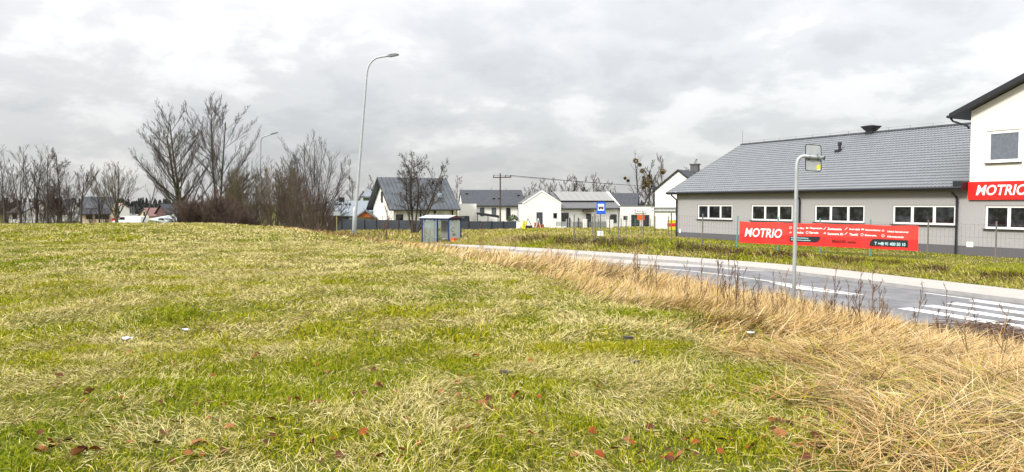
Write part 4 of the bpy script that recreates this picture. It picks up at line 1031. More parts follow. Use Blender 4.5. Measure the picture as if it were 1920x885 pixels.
# orange board on a fence post, and the yellow-red board by the workshop corner
fO = Frame(at(1201, 443, 59.7), R(2)); ob = thing('orange_board', 'small orange board fixed to the top of a fence post', 'sign', (fO.o[0], fO.o[1], gz1(fO.o[0], fO.o[1])), R(2))
zz = ob.location.z; r_ = (fO.hit(1194.5, 402.5), fO.hit(1208, 412.5))
MB().box(r_[0][0], r_[1][0], -.10, -.075, r_[1][1] - zz, r_[0][1] - zz).build('panel', 'orange', ob); MB().box(-.02, .02, -.07, -.045, r_[1][1] - zz, r_[0][1] - zz).build('bracket', 'galv', ob)
fQ = Frame(at(1252, 440, 63), R(0)); yb2 = thing('info_board', 'yellow and red notice board on stakes at the workshop corner', 'sign', (fQ.o[0], fQ.o[1], gz1(fQ.o[0], fQ.o[1])), 0)
zz = yb2.location.z; (xa, zt), (xb, zl) = fQ.hit(1251, 412.5), fQ.hit(1270, 431); zt -= zz; zl -= zz; h3 = (zt - zl) / 3
for k, m in enumerate(('yellow', 'red', 'yellow')): MB().box(xa, xb, -.03, 0, zl + h3*k + .002, zl + h3*(k+1)).build('panel', m, yb2)
for x in (xa + .1, xb - .1): MB().box(x - .03, x + .03, .004, .06, -.3, zt).build('stake', 'wood', yb2)
# parked vehicles down at the far road end
def car(label, px, Y, ang, m, L_=4.3, H=1.45, van=False):
    p = at(px, 410, Y); z = gz1(p[0], p[1]); c = thing('parked_van' if van else 'parked_car', label, 'van' if van else 'car', (p[0], p[1], z), R(ang))
    if van: prof = [(-L_/2, .35), (L_/2, .35), (L_/2, 1.0), (L_/2-.9, 1.15), (L_/2-1.5, H-.05), (L_/2-1.8, H), (-L_/2+.05, H), (-L_/2, H-.15)]
    else: prof = [(-L_/2, .35), (L_/2, .35), (L_/2, .8), (L_/2-1.1, .95), (L_/2-1.9, H-.03), (-L_/2+.9, H), (-L_/2+.15, .95), (-L_/2, .85)]
    MB().prism([(x, -.85, z_) for x, z_ in prof], (0, 1.7, 0)).build('body', m, c)
    g = [(L_/2-1.25, 1.0), (L_/2-1.85, H-.12), (-L_/2+.95, H-.1), (-L_/2+.4, 1.0)] if not van else [(L_/2-1.0, 1.18), (L_/2-1.5, H-.15), (L_/2-2.2, H-.15), (L_/2-2.2, 1.18)]
    MB().prism([(x, -.865, z_) for x, z_ in g], (0, 1.73, 0)).build('side_window', 'glass', c)
    for x in (-L_/2+.85, L_/2-.85):
        for s in (-.84, .66): MB().tube([(x, s, .32), (x, s + .18, .32)], .32, 14).build('wheel', 'tyre', c)
    MB().box(L_/2 - .01, L_/2 + .02, -.75, -.45, .6, .75).build('headlight', 'glass_pale', c); MB().box(L_/2 - .01, L_/2 + .02, .45, .75, .6, .75).build('headlight', 'glass_pale', c)
    return c
car('red parked car at the far road end behind the field edge', 233.5, 150, 10, 'car_red')
car('white parked van left of the far road, behind the field edge', 244, 118, 170, 'car_white', 5.0, 1.75, True)
car('silver parked car at the far right edge of the distant road', 309, 128, 140, 'galv')
pl_ = at(272, 408, 135)
for i, px in enumerate((243.5, 247.5, 251.5)):
    p = at(px, 405, 215); z = gz1(p[0], p[1]); fz_ = Frame((p[0], p[1], z), 0); zt = fz_.hit(px, 387)[1] - z
    MB_ = MB().tube([(0, 0, -.3), (0, 0, zt)], [.09, .07], 8); o = MB_.build('flag_pole', 'galv_dark'); o.location = (p[0], p[1], z)
    tag(o, 'bare pale flagpole, one of three in a row at the far road end', 'flagpole', 'three bare flagpoles')
# pale far shed roof beside the road end
f = corner(284, 128, -18); st = thing('market_shed', 'long low shed with pale metal roof at the far road end', 'shed', f.o, f.a)
Lm = f.hit(318, 412)[0]; zt = f.hit(285, 407)[1] - f.o[2]; zt2 = f.hit(318, 413)[1] - f.o[2]
mb = MB(); mb.box(0, Lm, 0, 5, -.5, min(zt, zt2) - .5); mb.build('wall', 'galv', st)
MB().prism([(-.3, -.4, zt - .45), (Lm + .3, -.4, min(zt2, zt) - .45), (Lm + .3, 5.4, min(zt2, zt) + .1), (-.3, 5.4, zt + .3)], (0, 0, .12)).build('roof', 'acryl', st)

# ------------------------------------------------------------------ bare trees
def batch_tubes(polys, sides):
    """polys: list of (points K x 3, radii K); one mesh of thin tubes"""
    groups = {}
    for p, r in polys: groups.setdefault(len(p), []).append((p, r))
    V, Fq, k0 = [], [], 0
    for K, lst in groups.items():
        P = np.array([p for p, _ in lst], float); Rr = np.array([r for _, r in lst], float); N = len(P)
        T = np.gradient(P, axis=1); T /= np.linalg.norm(T, axis=2, keepdims=True) + 1e-9
        ref = np.where(np.abs(T[:, :1, 2:3]) > .9, np.array([1., 0, 0]), np.array([0, 0, 1.])) * np.ones((N, K, 1))
        U = np.cross(T, ref); U /= np.linalg.norm(U, axis=2, keepdims=True) + 1e-9; W_ = np.cross(T, U)
        a = np.arange(sides) * 2 * np.pi / sides
        ring = P[:, :, None] + (U[:, :, None] * np.cos(a)[None, None, :, None] + W_[:, :, None] * np.sin(a)[None, None, :, None]) * Rr[:, :, None, None]
        V.append(ring.reshape(-1, 3))
        idx = np.arange(N * K * sides).reshape(N, K, sides) + k0; nx = np.roll(idx, -1, axis=2)
        Fq.append(np.stack([idx[:, :-1], nx[:, :-1], nx[:, 1:], idx[:, 1:]], -1).reshape(-1, 4)); k0 += N * K * sides
    return np.concatenate(V), np.concatenate(Fq)
def np_mesh(name, V, F, colr=None):
    me = bpy.data.meshes.new(name); n = F.shape[1]
    me.vertices.add(len(V)); me.vertices.foreach_set('co', np.ascontiguousarray(V, np.float32).ravel())
    me.loops.add(F.size); me.loops.foreach_set('vertex_index', np.ascontiguousarray(F, np.int32).ravel())
    me.polygons.add(len(F)); me.polygons.foreach_set('loop_start', np.arange(0, F.size, n, dtype=np.int32)); me.polygons.foreach_set('loop_total', np.full(len(F), n, np.int32))
    if colr is not None:
        at_ = me.attributes.new('col', 'FLOAT_COLOR', 'POINT'); c = np.ones((len(V), 4), np.float32); c[:, :3] = colr; at_.data.foreach_set('color', c.ravel())
    me.update(); return me
def fan(seed, n, lo, hi, z0, l0, drop, jitter=30):
    """limbs fanned between two tilts; the outer ones are shorter"""
    rg = random.Random(seed); out = []
    for i in range(n):
        a = lo + (hi - lo) * (i + .5) / n + rg.uniform(-2.5, 2.5)
        out.append((abs(a), (0 if a > 0 else 180) + rg.uniform(-jitter, jitter) + (rg.choice((-55, 55)) if i % 3 == 1 else 0), (l0 - drop * abs(a)) * rg.uniform(.92, 1.05), z0 * rg.uniform(.75, 1.2)))
    return out
def gen_tree(seed, h, stems, lv, r0, wob=.08, taper=.22, rmin=.009, up0=.06, main=None):
    """stems: (tilt deg, azimuth deg, length fraction, start height); lv: (children, from, angle, length ratio, upward pull) per level"""
    rg = random.Random(seed); out = []
    def grow(p, d, L_, r, level):
        K = (8, 6, 4, 3, 3, 3)[level]; pts = [p]; rad = [r]; st = L_ / (K - 1); up = lv[level - 1][4] if level else up0
        tang = [d]
        r1 = max(r * (taper if level else .3), rmin * .8)
        for k in range(1, K):
            w = wob * (1.0 if level else .6)
            d = (d + Vector((rg.gauss(0, w), rg.gauss(0, w), rg.gauss(0, w * .6) + up))).normalized()
            p = p + d * st; pts.append(p); rad.append(r + (r1 - r) * (k / (K - 1)) ** .9); tang.append(d)
        out.append((level, [tuple(q) for q in pts], rad))
        if level < len(lv):
            n, t0, ang, ratio, _ = lv[level]
            n = max(1, int(round(n * rg.uniform(.8, 1.2))))
            for i in range(n):
                t = t0 + (1 - t0) * (i + rg.random()) / n; t = min(t, .99)
                f_ = t * (K - 1); k = min(int(f_), K - 2); q = pts[k].lerp(pts[k + 1], f_ - k); tg = tang[k + 1]
                a = R(ang * rg.uniform(.7, 1.3)); o = tg.orthogonal().normalized(); o.rotate(__import__('mathutils').Quaternion(tg, rg.uniform(0, 2 * math.pi)))
                nd = (tg * math.cos(a) + o * math.sin(a)).normalized()
                nd = (nd + Vector((0, 0, .16 if level == 0 else .34))).normalized()
                if nd.z < -.25: nd.z *= .3; nd.normalize()
                cl = L_ * ratio * (1 - .55 * (t - t0) / (1 - t0 + 1e-6)) * rg.uniform(.7, 1.2)
                grow(q, nd, cl, max(rmin, (r + (r1 - r) * t) * .46), level + 1)
    for tilt, az, lf, z0 in stems:
        d = Vector((math.sin(R(tilt)) * math.cos(R(az)), math.sin(R(tilt)) * math.sin(R(az)), math.cos(R(tilt))))
        grow(Vector((d.x * .12, d.y * .12, z0 - .25)), d, h * lf, r0 * rg.uniform(.8, 1.1), 0)
    for x_, y_, z_, r_ in (main or []):          # trunks below the fork
        out.append((0, [(x_ * k / 5 + .04 * math.sin(k), y_ * k / 5, -.3 + (z_ + .5) * k / 5) for k in range(6)], [r_ * (1.25 - .45 * k / 5) for k in range(6)]))
    return out
def tree_obj(name, label, cat, loc, out, bark='bark', twig='twig', rot=0, group=None, cut=1, cuts=None):
    t = thing(name, label, cat, loc, rot, group)
    a = [(p, r) for l, p, r in out if l <= cut]; b = [(p, r) for l, p, r in out if l > cut]
    link('trunk', np_mesh('trunk', *batch_tubes(a, 6)), bark, t); link('crown', np_mesh('crown', *batch_tubes(b, 3)), twig, t)
    return t
def place(t, x, y, sc=1.0, rot=None, sz=None, dz=-.05):
    t.location = (x, y, gz1(x, y) + dz); t.scale = (sc, sc, sz or sc)
    if rot is not None: t.rotation_euler = (0, 0, rot)
    return t
LV_FAN = [(13, .10, 30, .52, .10), (9, .12, 32, .46, .07), (6, .15, 34, .5, .04), (4, .2, 36, .55, .02)]
LV_SLIM = [(12, .34, 44, .40, .05), (8, .15, 36, .42, .03), (5, .2, 34, .5, .02), (3, .2, 32, .6, .0)]
LV_BROAD = [(9, .18, 40, .50, .08), (8, .15, 36, .48, .05), (6, .2, 38, .5, .03), (4, .2, 38, .55, .0)]
LV_SHRUB = [(6, .10, 24, .55, .05), (6, .15, 30, .55, .03), (4, .2, 34, .6, .0)]
# the big double crown
def px_tree(px, py, Y): return x_of(px, Y), Y
h1 = 15.5
BW = [(24, .12, 54, .60, .085), (12, .18, 30, .34, .03), (7, .15, 29, .46, .02), (4, .2, 28, .5, .01)]
TW = [(15, .12, 31, .40, .03), (9, .12, 29, .46, .02), (5, .2, 28, .5, .01)]
def place_top(t, out, px, top, Y):
    """stands the tree on the ground at its real height"""
    x = x_of(px, Y); H = max(max(q[2] for q in p) for _, p, _ in out); need = EYE + (382 - top) / F_PX * Y - gz1(x, Y) + .05
    return place(t, x, Y, need / H)
o = gen_tree(11, 14, [(2, 190, .98, 0), (9, 175, .84, .8)], BW, .23, wob=.045, rmin=.0068, up0=.04)
place_top(tree_obj('bare_tree', 'tall spreading bare tree with low fanned branches, left one of the big pair', 'tree', (0,0,0), o, 'bark_moss', cut=1), o, 346, 190, 85)
o = gen_tree(24, 14, [(2, 180, 1.0, 0), (4, 5, .98, 0)] + fan(5, 3, 44, 60, 2.8, .50, .003), [(19, .20, 50, .58, .08)] + BW[1:], .19, wob=.045, rmin=.0068, up0=.03)
place_top(tree_obj('bare_tree', 'tallest bare tree with twin upright trunks, right one of the big pair', 'tree', (0,0,0), o, 'bark_moss', cut=0), o, 407, 178, 86)
o = gen_tree(35, 11, fan(7, 13, -34, 34, .5, .97, .006) + fan(8, 5, -58, -34, .5, .64, .003) + fan(9, 6, 34, 62, .5, .64, .003), [(16, .2, 30, .36, .03), (9, .12, 28, .46, .02), (4, .2, 27, .5, .01)], .07, wob=.045, rmin=.0062, up0=.03, main=[(.05, 0, 1.0, .30)])
place_top(tree_obj('bare_tree', 'broad many-stemmed bare tree with a rounded crown at the right end of the thicket', 'tree', (0,0,0), o, 'bark', 'twig', cut=0), o, 588, 243, 79)
# row at the far left
TS = [(9, .2, 34, .38, .03), (7, .15, 31, .46, .02), (4, .2, 30, .5, .01)]
slim1 = gen_tree(41, 8.6, fan(21, 5, -30, 26, 2.8, .62, .004) + [(3, 0, .95, 0)], TS, .055, wob=.07, rmin=.0065, up0=.05, main=[(.1, 0, 3.4, .13)])
slim2 = gen_tree(42, 8.6, fan(22, 5, -34, 22, 2.2, .70, .005) + [(7, 180, .9, 0)], TS, .055, wob=.08, rmin=.0065, up0=.05, main=[(-.2, 0, 2.8, .13)])
slim3 = gen_tree(43, 8.6, fan(23, 5, -20, 34, 3.2, .58, .004) + [(5, 0, .95, 0), (13, 180, .8, .2)], TS, .055, wob=.07, rmin=.0065, up0=.05, main=[(.25, 0, 3.6, .12)])
dense = gen_tree(44, 9.6, [(1, 0, 1.0, 0), (14, 170, .55, .5)], [(24, .2, 55, .26, .05), (9, .15, 45, .5, .02), (6, .2, 45, .5, 0), (3, .2, 40, .6, 0)], .15)
broom = gen_tree(45, 7.8, [(4, 20, .62, 0)], [(11, .55, 30, .75, .10), (10, .15, 22, .42, .05), (6, .2, 26, .5, .02)], .14)
broad = gen_tree(46, 7.2, fan(24, 12, -48, 44, 1.7, .76, .004), [(11, .22, 33, .40, .03), (7, .15, 31, .46, .02), (4, .2, 30, .5, .01)], .055, wob=.07, rmin=.0065, up0=.04, main=[(-.1, 0, 2.1, .16)])
row = [(slim1, 'bare tree at the extreme left edge of the photo, cut by the frame', 8, 73, 278, 'bark', 'twig', 0),
       (slim2, 'slender bare tree, second from the left in the far row', 40, 72, 270, 'bark', 'twig', .2),
       (slim3, 'forked bare tree in front of the gap between the far left houses', 66, 74, 267, 'bark', 'twig', .4),
       (slim1, 'tall thin bare tree just left of the dark dense-crowned tree', 90, 71, 271, 'bark', 'twig', 3.0),
       (dense, 'dark dense-crowned tree with short spiky side branches in the far row', 116, 73, 277, 'bark', 'twig_purple', .4),
       (slim2, 'crooked bare tree in front of the gable of the roof-window house', 131, 72, 318, 'bark', 'twig', 3.3),
       (broom, 'brown broom-headed tree in front of the roof-window house', 151, 72, 304, 'bark', 'twig_brown', .8),
       (slim3, 'thin sparse tree in front of the solar panel of the roof-window house', 188, 73, 320, 'bark', 'twig', 2.9),
       (broad, 'broad round-crowned bare tree, last on the right of the far row', 219, 72, 299, 'bark_moss', 'twig_olive', 0)]
for g_, lab, px, Y, top_, bk, tw, rot in row:
    t = place_top(tree_obj('bare_tree', lab, 'tree', (0,0,0), g_, bk, tw, group='row of bare trees along the far field edge', cut=0), g_, px, top_, Y); t.rotation_euler = (0, 0, rot)
o = gen_tree(47, 4.6, [(28, 10, 1.0, 0)], [(7, .5, 40, .4, .1), (4, .3, 35, .5, .05)], .10)
place(tree_obj('bare_tree', 'small leaning bare tree at the field edge in front of the distant road', 'tree', (0,0,0), o), x_of(257, 70), 70, 1.0)
lowfill = gen_tree(48, 5.5, [(10, a, .9, 0) for a in (0, 50, 100, 150, 210, 260, 310)], [(9, .08, 36, .42, .04), (6, .2, 34, .5, .03), (4, .2, 34, .55, 0)], .035, rmin=.007)
for px, sc, lab in ((8, .85, 'tangled bare undershrub at the extreme left edge of the photo'), (46, .8, 'tangled bare undershrub in front of the lilac-grey roofed house'), (92, .8, 'tangled bare undershrub beside the tall thin tree of the far row'), (126, .9, 'tangled purple-brown undershrub in front of the cream gable'), (140, .55, 'low purple-brown undershrub left of the broom-headed tree'), (200, .5, 'low bare undershrub left of the broad round-crowned tree'), (22, .75, 'tangled bare undershrub between the first trees at the far left'), (78, .85, 'tangled bare undershrub below the forked tree in the far row'), (106, .95, 'tangled purple-brown undershrub at the foot of the dense-crowned tree'), (172, .5, 'low bare undershrub beside the broom-headed tree')):
    place(tree_obj('bare_shrub', lab, 'shrub', (0,0,0), lowfill, 'bark', 'twig_purple' if 100 < px < 130 else 'twig_brown', group=None), x_of(px, 76), 76, sc, px * .7)
# the thicket behind the farther lamp
th1 = gen_tree(51, 7.6, [(6, a, .95, 0) for a in (0, 60, 130, 190, 250, 310)] + [(15, 0, .8, 0), (15, 180, .8, 0)], [(10, .20, 34, .36, .04), (6, .2, 32, .5, .03), (4, .2, 34, .55, .02)], .06)
th2 = gen_tree(52, 7.6, [(9, a, .92, 0) for a in (20, 90, 150, 220, 280, 340)] + [(4, 0, 1.0, 0)], [(10, .25, 36, .34, .04), (6, .2, 34, .5, .03), (4, .2, 34, .55, .02)], .065)
th3 = gen_tree(53, 7.6, [(3, a, 1.0, 0) for a in (0, 180)] + [(14, a, .8, 0) for a in (30, 150, 200, 330)], [(11, .2, 38, .34, .03), (6, .2, 34, .5, .03), (4, .2, 34, .55, .02)], .06)
thicket = [(443, 76, .88, 0, 'twig_olive', 'leftmost olive-brown bushy tree of the thicket, by the big double tree'),
           (462, 73, .92, 1, 'twig_olive', 'olive-brown bushy tree of the thicket just left of the farther lamp'),
           (498, 76, .95, 2, 'twig_olive', 'olive-brown bushy tree of the thicket just right of the farther lamp'),
           (519, 71, .96, 0, 'twig_brown', 'brown bushy tree of the thicket, second to the right of the farther lamp'),
           (540, 75, 1.0, 1, 'twig_olive', 'bushy tree of the thicket standing left of the round-crowned tree'),
           (560, 69, .85, 2, 'twig_brown', 'shorter brown bushy tree in front of the round-crowned tree'),
           (583, 68, .70, 1, 'twig_brown', 'low brown bushy tree at the foot of the round-crowned tree'),
           (604, 70, .62, 0, 'twig_brown', 'lowest brown bushy tree of the thicket beside the blue-grey bungalow'),
           (478, 88, 1.1, 0, 'twig', 'dark bushy tree of the thicket behind the farther lamp'),
           (430, 82, 1.0, 1, 'twig_olive', 'olive bushy tree showing between the twin trunks and the thicket'), (510, 84, 1.1, 1, 'twig_olive', 'bushy tree of the thicket behind the others, right of the farther lamp'),
           (532, 82, 1.15, 2, 'twig', 'dark tall bushy tree at the back of the thicket centre'), (554, 84, 1.2, 0, 'twig', 'dark tall bushy tree at the back, touching the round-crowned tree'), (622, 76, .62, 2, 'twig_brown', 'short brown bushy tree nearest the roof of the blue-grey bungalow')]
for i, (px, Y, sc, k, tw, lab) in enumerate(thicket):
    place(tree_obj('bushy_tree', lab, 'tree', (0,0,0), (th1, th2, th3)[k], 'bark_moss', tw, group='bare thicket between the double tree and the bungalow', cut=0), x_of(px, Y), Y, sc, i * 1.3)
# dark shrub mass under the big pair
sh1 = gen_tree(61, 2.7, [(random.Random(i).uniform(5, 55), i * 37, random.Random(i + 90).uniform(.6, 1.0), 0) for i in range(34)], [(7, .1, 26, .5, .04), (5, .15, 32, .55, .02), (3, .2, 36, .6, .0)], .022, rmin=.009)
sh2 = gen_tree(62, 2.7, [(random.Random(i + 7).uniform(5, 50), i * 41, random.Random(i + 50).uniform(.6, 1.0), 0) for i in range(34)], [(7, .1, 28, .5, .04), (5, .15, 32, .55, .02), (3, .2, 36, .6, .0)], .022, rmin=.009)
shr = [(342, 69, .90, 'dark purple-brown shrub at the left end of the shrub mass under the big pair'), (362, 67, 1.05, 'dark purple-brown shrub under the left big tree'), (383, 68, 1.2, 'dark purple-brown shrub between the trunks of the big pair'),
       (404, 66, 1.25, 'tall dark purple-brown shrub under the twin-trunk tree'), (424, 67, 1.25, 'dark purple-brown shrub right of the twin trunks'), (445, 65, 1.15, 'dark purple-brown shrub midway between the twin trunks and the farther lamp'),
       (466, 66, 1.05, 'dark purple-brown shrub just left of the foot of the farther lamp'), (375, 71, 1.2, 'dark purple-brown shrub behind the others under the left big tree'), (414, 71, 1.3, 'dark purple-brown shrub behind the others at the twin trunks'), (455, 70, 1.2, 'dark purple-brown shrub behind the others near the farther lamp')]
for i, (px, Y, sc, lab) in enumerate(shr):
    place(tree_obj('bare_shrub', lab, 'shrub', (0,0,0), (sh1, sh2)[i % 2], 'twig_purple', 'twig_purple', group='dark shrub mass under the big double tree', cut=0), x_of(px, Y), Y, sc, i * 2.1)
for i, (px, Y, sc, lab) in enumerate(((500, 64, .7, 'low brown shrub at the foot of the thicket right of the farther lamp'), (532, 62, .75, 'low brown shrub in front of the middle of the thicket'), (563, 60, .78, 'low brown shrub in front of the round-crowned tree'), (590, 60, .8, 'low brown shrub at the field edge near the yellow road sign'), (606, 62, .7, 'low brown shrub beside the end of the dark panel fence'))):
    place(tree_obj('bare_shrub', lab, 'shrub', (0,0,0), (sh2, sh1)[i % 2], 'twig_brown', 'twig_brown', group='low shrubs along the foot of the thicket', cut=0), x_of(px, Y), Y, sc, i * 1.7 + .5)
# garden tree in front of the steep-roofed house
o = gen_tree(71, 8.4, [(4, 160, .95, 0), (10, 190, .85, 0), (14, 10, .95, 0), (24, 200, .75, 0), (26, 330, .75, 0), (4, 350, 1.0, 0)], [(11, .28, 52, .40, .03), (9, .2, 44, .5, .02), (6, .2, 44, .5, .0)], .13, wob=.15, rmin=.012)
gt = place(tree_obj('garden_tree', 'gnarled bare tree with a few dry leaves in front of the steep-roofed house', 'tree', (0,0,0), o, 'bark', 'twig'), x_of(776, 76), 76, 1.0)
rg = np.random.RandomState(3); ends = np.array([p[-1] for l, p, r in o if l >= 2]); ends = ends[rg.permutation(len(ends))[:170]]
def leaf_cards(cent, size, seed, tri=1):
    rg_ = np.random.RandomState(seed); n = len(cent); V = []
    a = rg_.randn(n, 3); a /= np.linalg.norm(a, axis=1)[:, None]; b = np.cross(a, rg_.randn(n, 3)); b /= np.linalg.norm(b, axis=1)[:, None]
    s = size * rg_.uniform(.6, 1.3, (n, 1)); V = np.stack([cent - a*s, cent + b*s*.6, cent + a*s, cent - b*s*.6], 1).reshape(-1, 3)
    return V, np.arange(4 * n).reshape(-1, 4)
link('leaves', np_mesh('leaves', *leaf_cards(ends, .10, 4)), 'leaf_dark', gt)
o = gen_tree(72, 4.0, [(14, 30, 1.0, 0), (38, 190, .8, 0), (30, 0, .7, 0)], [(5, .25, 40, .45, .05), (4, .3, 40, .5, .0)], .05)
place(tree_obj('garden_sapling', 'small forked sapling left of the gnarled garden tree', 'tree', (0,0,0), o), x_of(722, 72), 72, 1.0)
o = gen_tree(73, 3.2, [(6, 100, 1.0, 0), (25, 180, .7, 0), (28, 10, .7, 0)], [(6, .25, 40, .45, .05), (4, .3, 40, .5, .0)], .04)
place(tree_obj('garden_sapling', 'thin bare sapling in front of the cream gable wall', 'tree', (0,0,0), o), x_of(748, 78), 78, 1.0)
# trees behind the houses
o = gen_tree(81, 9.5, [(1, 0, 1.0, 0)], [(18, .25, 62, .24, .03), (8, .2, 45, .5, .02), (6, .2, 45, .5, 0)], .14)
place(tree_obj('bare_tree', 'reddish spiky tree behind the gap between the steep roof and the long bungalow', 'tree', (0,0,0), o, 'bark', 'twig_brown'), x_of(857, 140), 140, .98)
pol = gen_tree(82, 8.8, [(6, 180, .55, 0), (14, 10, .55, .2)], [(5, .45, 38, .62, .14), (5, .5, 25, .35, .12), (5, .4, 25, .4, .05)], .24, wob=.16)
for i, (px, Y, sc, rot, lab) in enumerate(((911, 140, 1.02, 0, 'pollarded tree with stubby limbs behind the bungalow, left of the utility pole'), (928, 138, 1.12, 2.0, 'pollarded tree with stubby limbs directly behind the utility pole'), (951, 142, 1.1, 4.1, 'pollarded leaning tree right of the utility pole'))):
    place(tree_obj('pollard_tree', lab, 'tree', (0,0,0), pol, 'bark', 'twig_pale', group='pollarded trees behind the bungalow', cut=1), x_of(px, Y), Y, sc, rot)
far1 = gen_tree(83, 8, [(5, 0, .9, 0), (10, 180, .8, 0)], [(10, .2, 36, .42, .08), (7, .2, 34, .5, .04), (4, .2, 36, .55, .02)], .12, rmin=.02)
far2 = gen_tree(84, 8, [(3, 90, 1.0, 0), (14, 250, .7, .4)], [(12, .2, 40, .36, .06), (7, .2, 36, .5, .04), (4, .2, 36, .55, .02)], .12, rmin=.02)
rg2 = random.Random(9)
def lab_far(px):
    return 'pale bare tree in the distant row showing above the white houses'
fp = None
for i, (px, top) in enumerate(((985, 364), (998, 360), (1010, 358), (1025, 354), (1040, 350), (1056, 351), (1070, 347), (1084, 350), (1098, 348), (1112, 347), (1124, 350), (1138, 358), (1150, 362))):
    Y = 175 + rg2.uniform(-14, 14); x = x_of(px, Y); zb = gz1(x, Y); H = EYE + (382 - top) / F_PX * Y - zb; k = H / 6.6
    if i < 2:
        t = tree_obj('bare_tree', lab_far(px), 'tree', (0,0,0), (far1, far2)[i], 'twig', 'twig', group='distant row of bare trees above the white houses'); (fp := fp or []).append(t)
    else:
        t = copy_tree(fp[i % 2])
    place(t, x, Y, k, i * 1.9)
place(tree_obj('bare_tree', 'bare tree behind the blue-grey bungalow, close to the telecom mast', 'tree', (0,0,0), far2, 'twig', 'twig'), x_of(664, 135), 135, 1.05, 1.0)
place(tree_obj('bare_tree', 'bare tree behind the pyramid-roofed house', 'tree', (0,0,0), far1, 'twig', 'twig'), x_of(697, 150), 150, 1.2, .4)
o = gen_tree(85, 12.2, [(2, 200, 1.0, 0), (16, 5, .75, 1.5)], [(10, .3, 42, .36, .10), (6, .25, 38, .45, .05), (4, .25, 38, .5, .02)], .24, wob=.14)
mt = place(tree_obj('mistletoe_tree', 'bare tree hung with round clumps of mistletoe above the white annex', 'tree', (0,0,0), o, 'bark', 'twig'), x_of(1197, 125), 125, .92)
tips = [p for l, p, r in o if l in (1, 2)]; rg3 = random.Random(2); rg3.shuffle(tips)
for k in range(15):
    p = np.array(tips[k][-1 if k % 2 else 2]); rad = rg3.uniform(.25, .6); n = 260
    d = np.random.RandomState(k).randn(n, 3); d /= np.linalg.norm(d, axis=1)[:, None]; c = p + d * rad * np.random.RandomState(k + 50).uniform(.2, 1, (n, 1)) ** .5
    link('mistletoe_clump', np_mesh('mistletoe_clump', *leaf_cards(c, .10, k)), 'mistletoe', mt)
place(tree_obj('bare_tree', 'tall bare tree between the mistletoe tree and the tall gabled house', 'tree', (0,0,0), far1, 'twig', 'twig'), x_of(1222, 130), 130, 1.35, 2.6)
place(tree_obj('bare_tree', 'pale bare tree behind the left slope of the tall gabled house', 'tree', (0,0,0), far2, 'twig_pale', 'twig_pale'), x_of(1243, 150), 150, 1.55, .9)
place(tree_obj('bare_tree', 'pale bare tree behind the right slope of the tall gabled house', 'tree', (0,0,0), far1, 'twig_pale', 'twig_pale'), x_of(1300, 170), 170, 1.72, 3.3)
o = gen_tree(86, 1.1, [(random.Random(i).uniform(5, 60), i * 50, .9, 0) for i in range(12)], [(6, .1, 30, .5, .02), (4, .2, 34, .5, 0)], .02)
gb = thing('green_shrub', 'small round green shrub behind the end of the panel fence', 'shrub', (0,0,0))
link('stem', np_mesh('stem', *batch_tubes([(p, r) for l, p, r in o], 3)), 'bark', gb)
d = np.random.RandomState(8).randn(700, 3); d /= np.linalg.norm(d, axis=1)[:, None]; c = d * (np.random.RandomState(9).uniform(.3, 1, (700, 1)) ** .5) * .75 + np.array([0, 0, .95])
link('foliage', np_mesh('foliage', *leaf_cards(c, .09, 10)), mat('evergreen_leaf', (.05, .09, .03), .7, noise=.3), gb)
place(gb, x_of(962, 95), 95, 1.1)
# far woods on the horizon
def woods():
    rgw = np.random.RandomState(12); cs, sz = [], []
    for px0, px1, n, Y0, top in ((-120, 345, 210, 330, 377), (560, 735, 40, 420, 381), (940, 1330, 70, 420, 375)):
        for k in range(n):
            px = rgw.uniform(px0, px1); Y = Y0 + rgw.uniform(0, 90); H = (EYE + (382 - top - rgw.uniform(-6, 5)) / F_PX * Y) + 3.5
            m_ = 240; t = rgw.rand(m_); rad = (1.05 - t) * rgw.uniform(1.6, 3.0); a = rgw.rand(m_) * 2 * np.pi; q = np.sqrt(rgw.rand(m_))
            cs.append(np.stack([x_of(px, Y) + np.cos(a)*rad*q, Y + np.sin(a)*rad*q, -3.5 + t * H], 1))
    V, F = leaf_cards(np.concatenate(cs), .48, 13)
    o_ = link('far_woods', np_mesh('far_woods', V, F), 'pine'); tag(o_, 'dark strip of distant woods along the horizon', 'woods', kind='stuff')
woods()

# ------------------------------------------------------------------ grass
RG = np.random.RandomState(77)
def blades(pos, az, length, lean, bend, width, colr, K=3, twist=None):
    N = len(pos); k = np.arange(K + 1) / K
    phi = lean[:, None] + bend[:, None] * k[None]; st = (length / K)[:, None]
    hx = np.concatenate([np.zeros((N, 1)), np.cumsum(np.sin(phi[:, :-1]) * st, 1)], 1); hz = np.concatenate([np.zeros((N, 1)), np.cumsum(np.cos(phi[:, :-1]) * st, 1)], 1)
    ca, sa = np.cos(az), np.sin(az)
    C = np.stack([pos[:, 0:1] + ca[:, None]*hx, pos[:, 1:2] + sa[:, None]*hx, pos[:, 2:3] + hz], -1)
    tw = RG.uniform(-.9, .9, N) if twist is None else twist
    wd = np.stack([-sa*np.cos(tw), ca*np.cos(tw), np.sin(tw)], -1)
    wk = width[:, None] * .5 * (1 - .75 * k[None, :K] ** 2)
    a = C[:, :K] - wd[:, None] * wk[..., None]; b = C[:, :K] + wd[:, None] * wk[..., None]
    nv = 2*K + 1; V = np.empty((N, nv, 3), np.float32); V[:, 0:2*K:2] = a; V[:, 1:2*K:2] = b; V[:, 2*K] = C[:, K]
    base = (np.arange(N) * nv)[:, None, None]; tri = []
    for i in range(K - 1): tri += [(2*i, 2*i+1, 2*i+3), (2*i, 2*i+3, 2*i+2)]
    tri.append((2*K-2, 2*K-1, 2*K)); F = (base + np.array(tri)[None]).reshape(-1, 3)
    return V.reshape(-1, 3), F, np.repeat(colr, nv, 0)
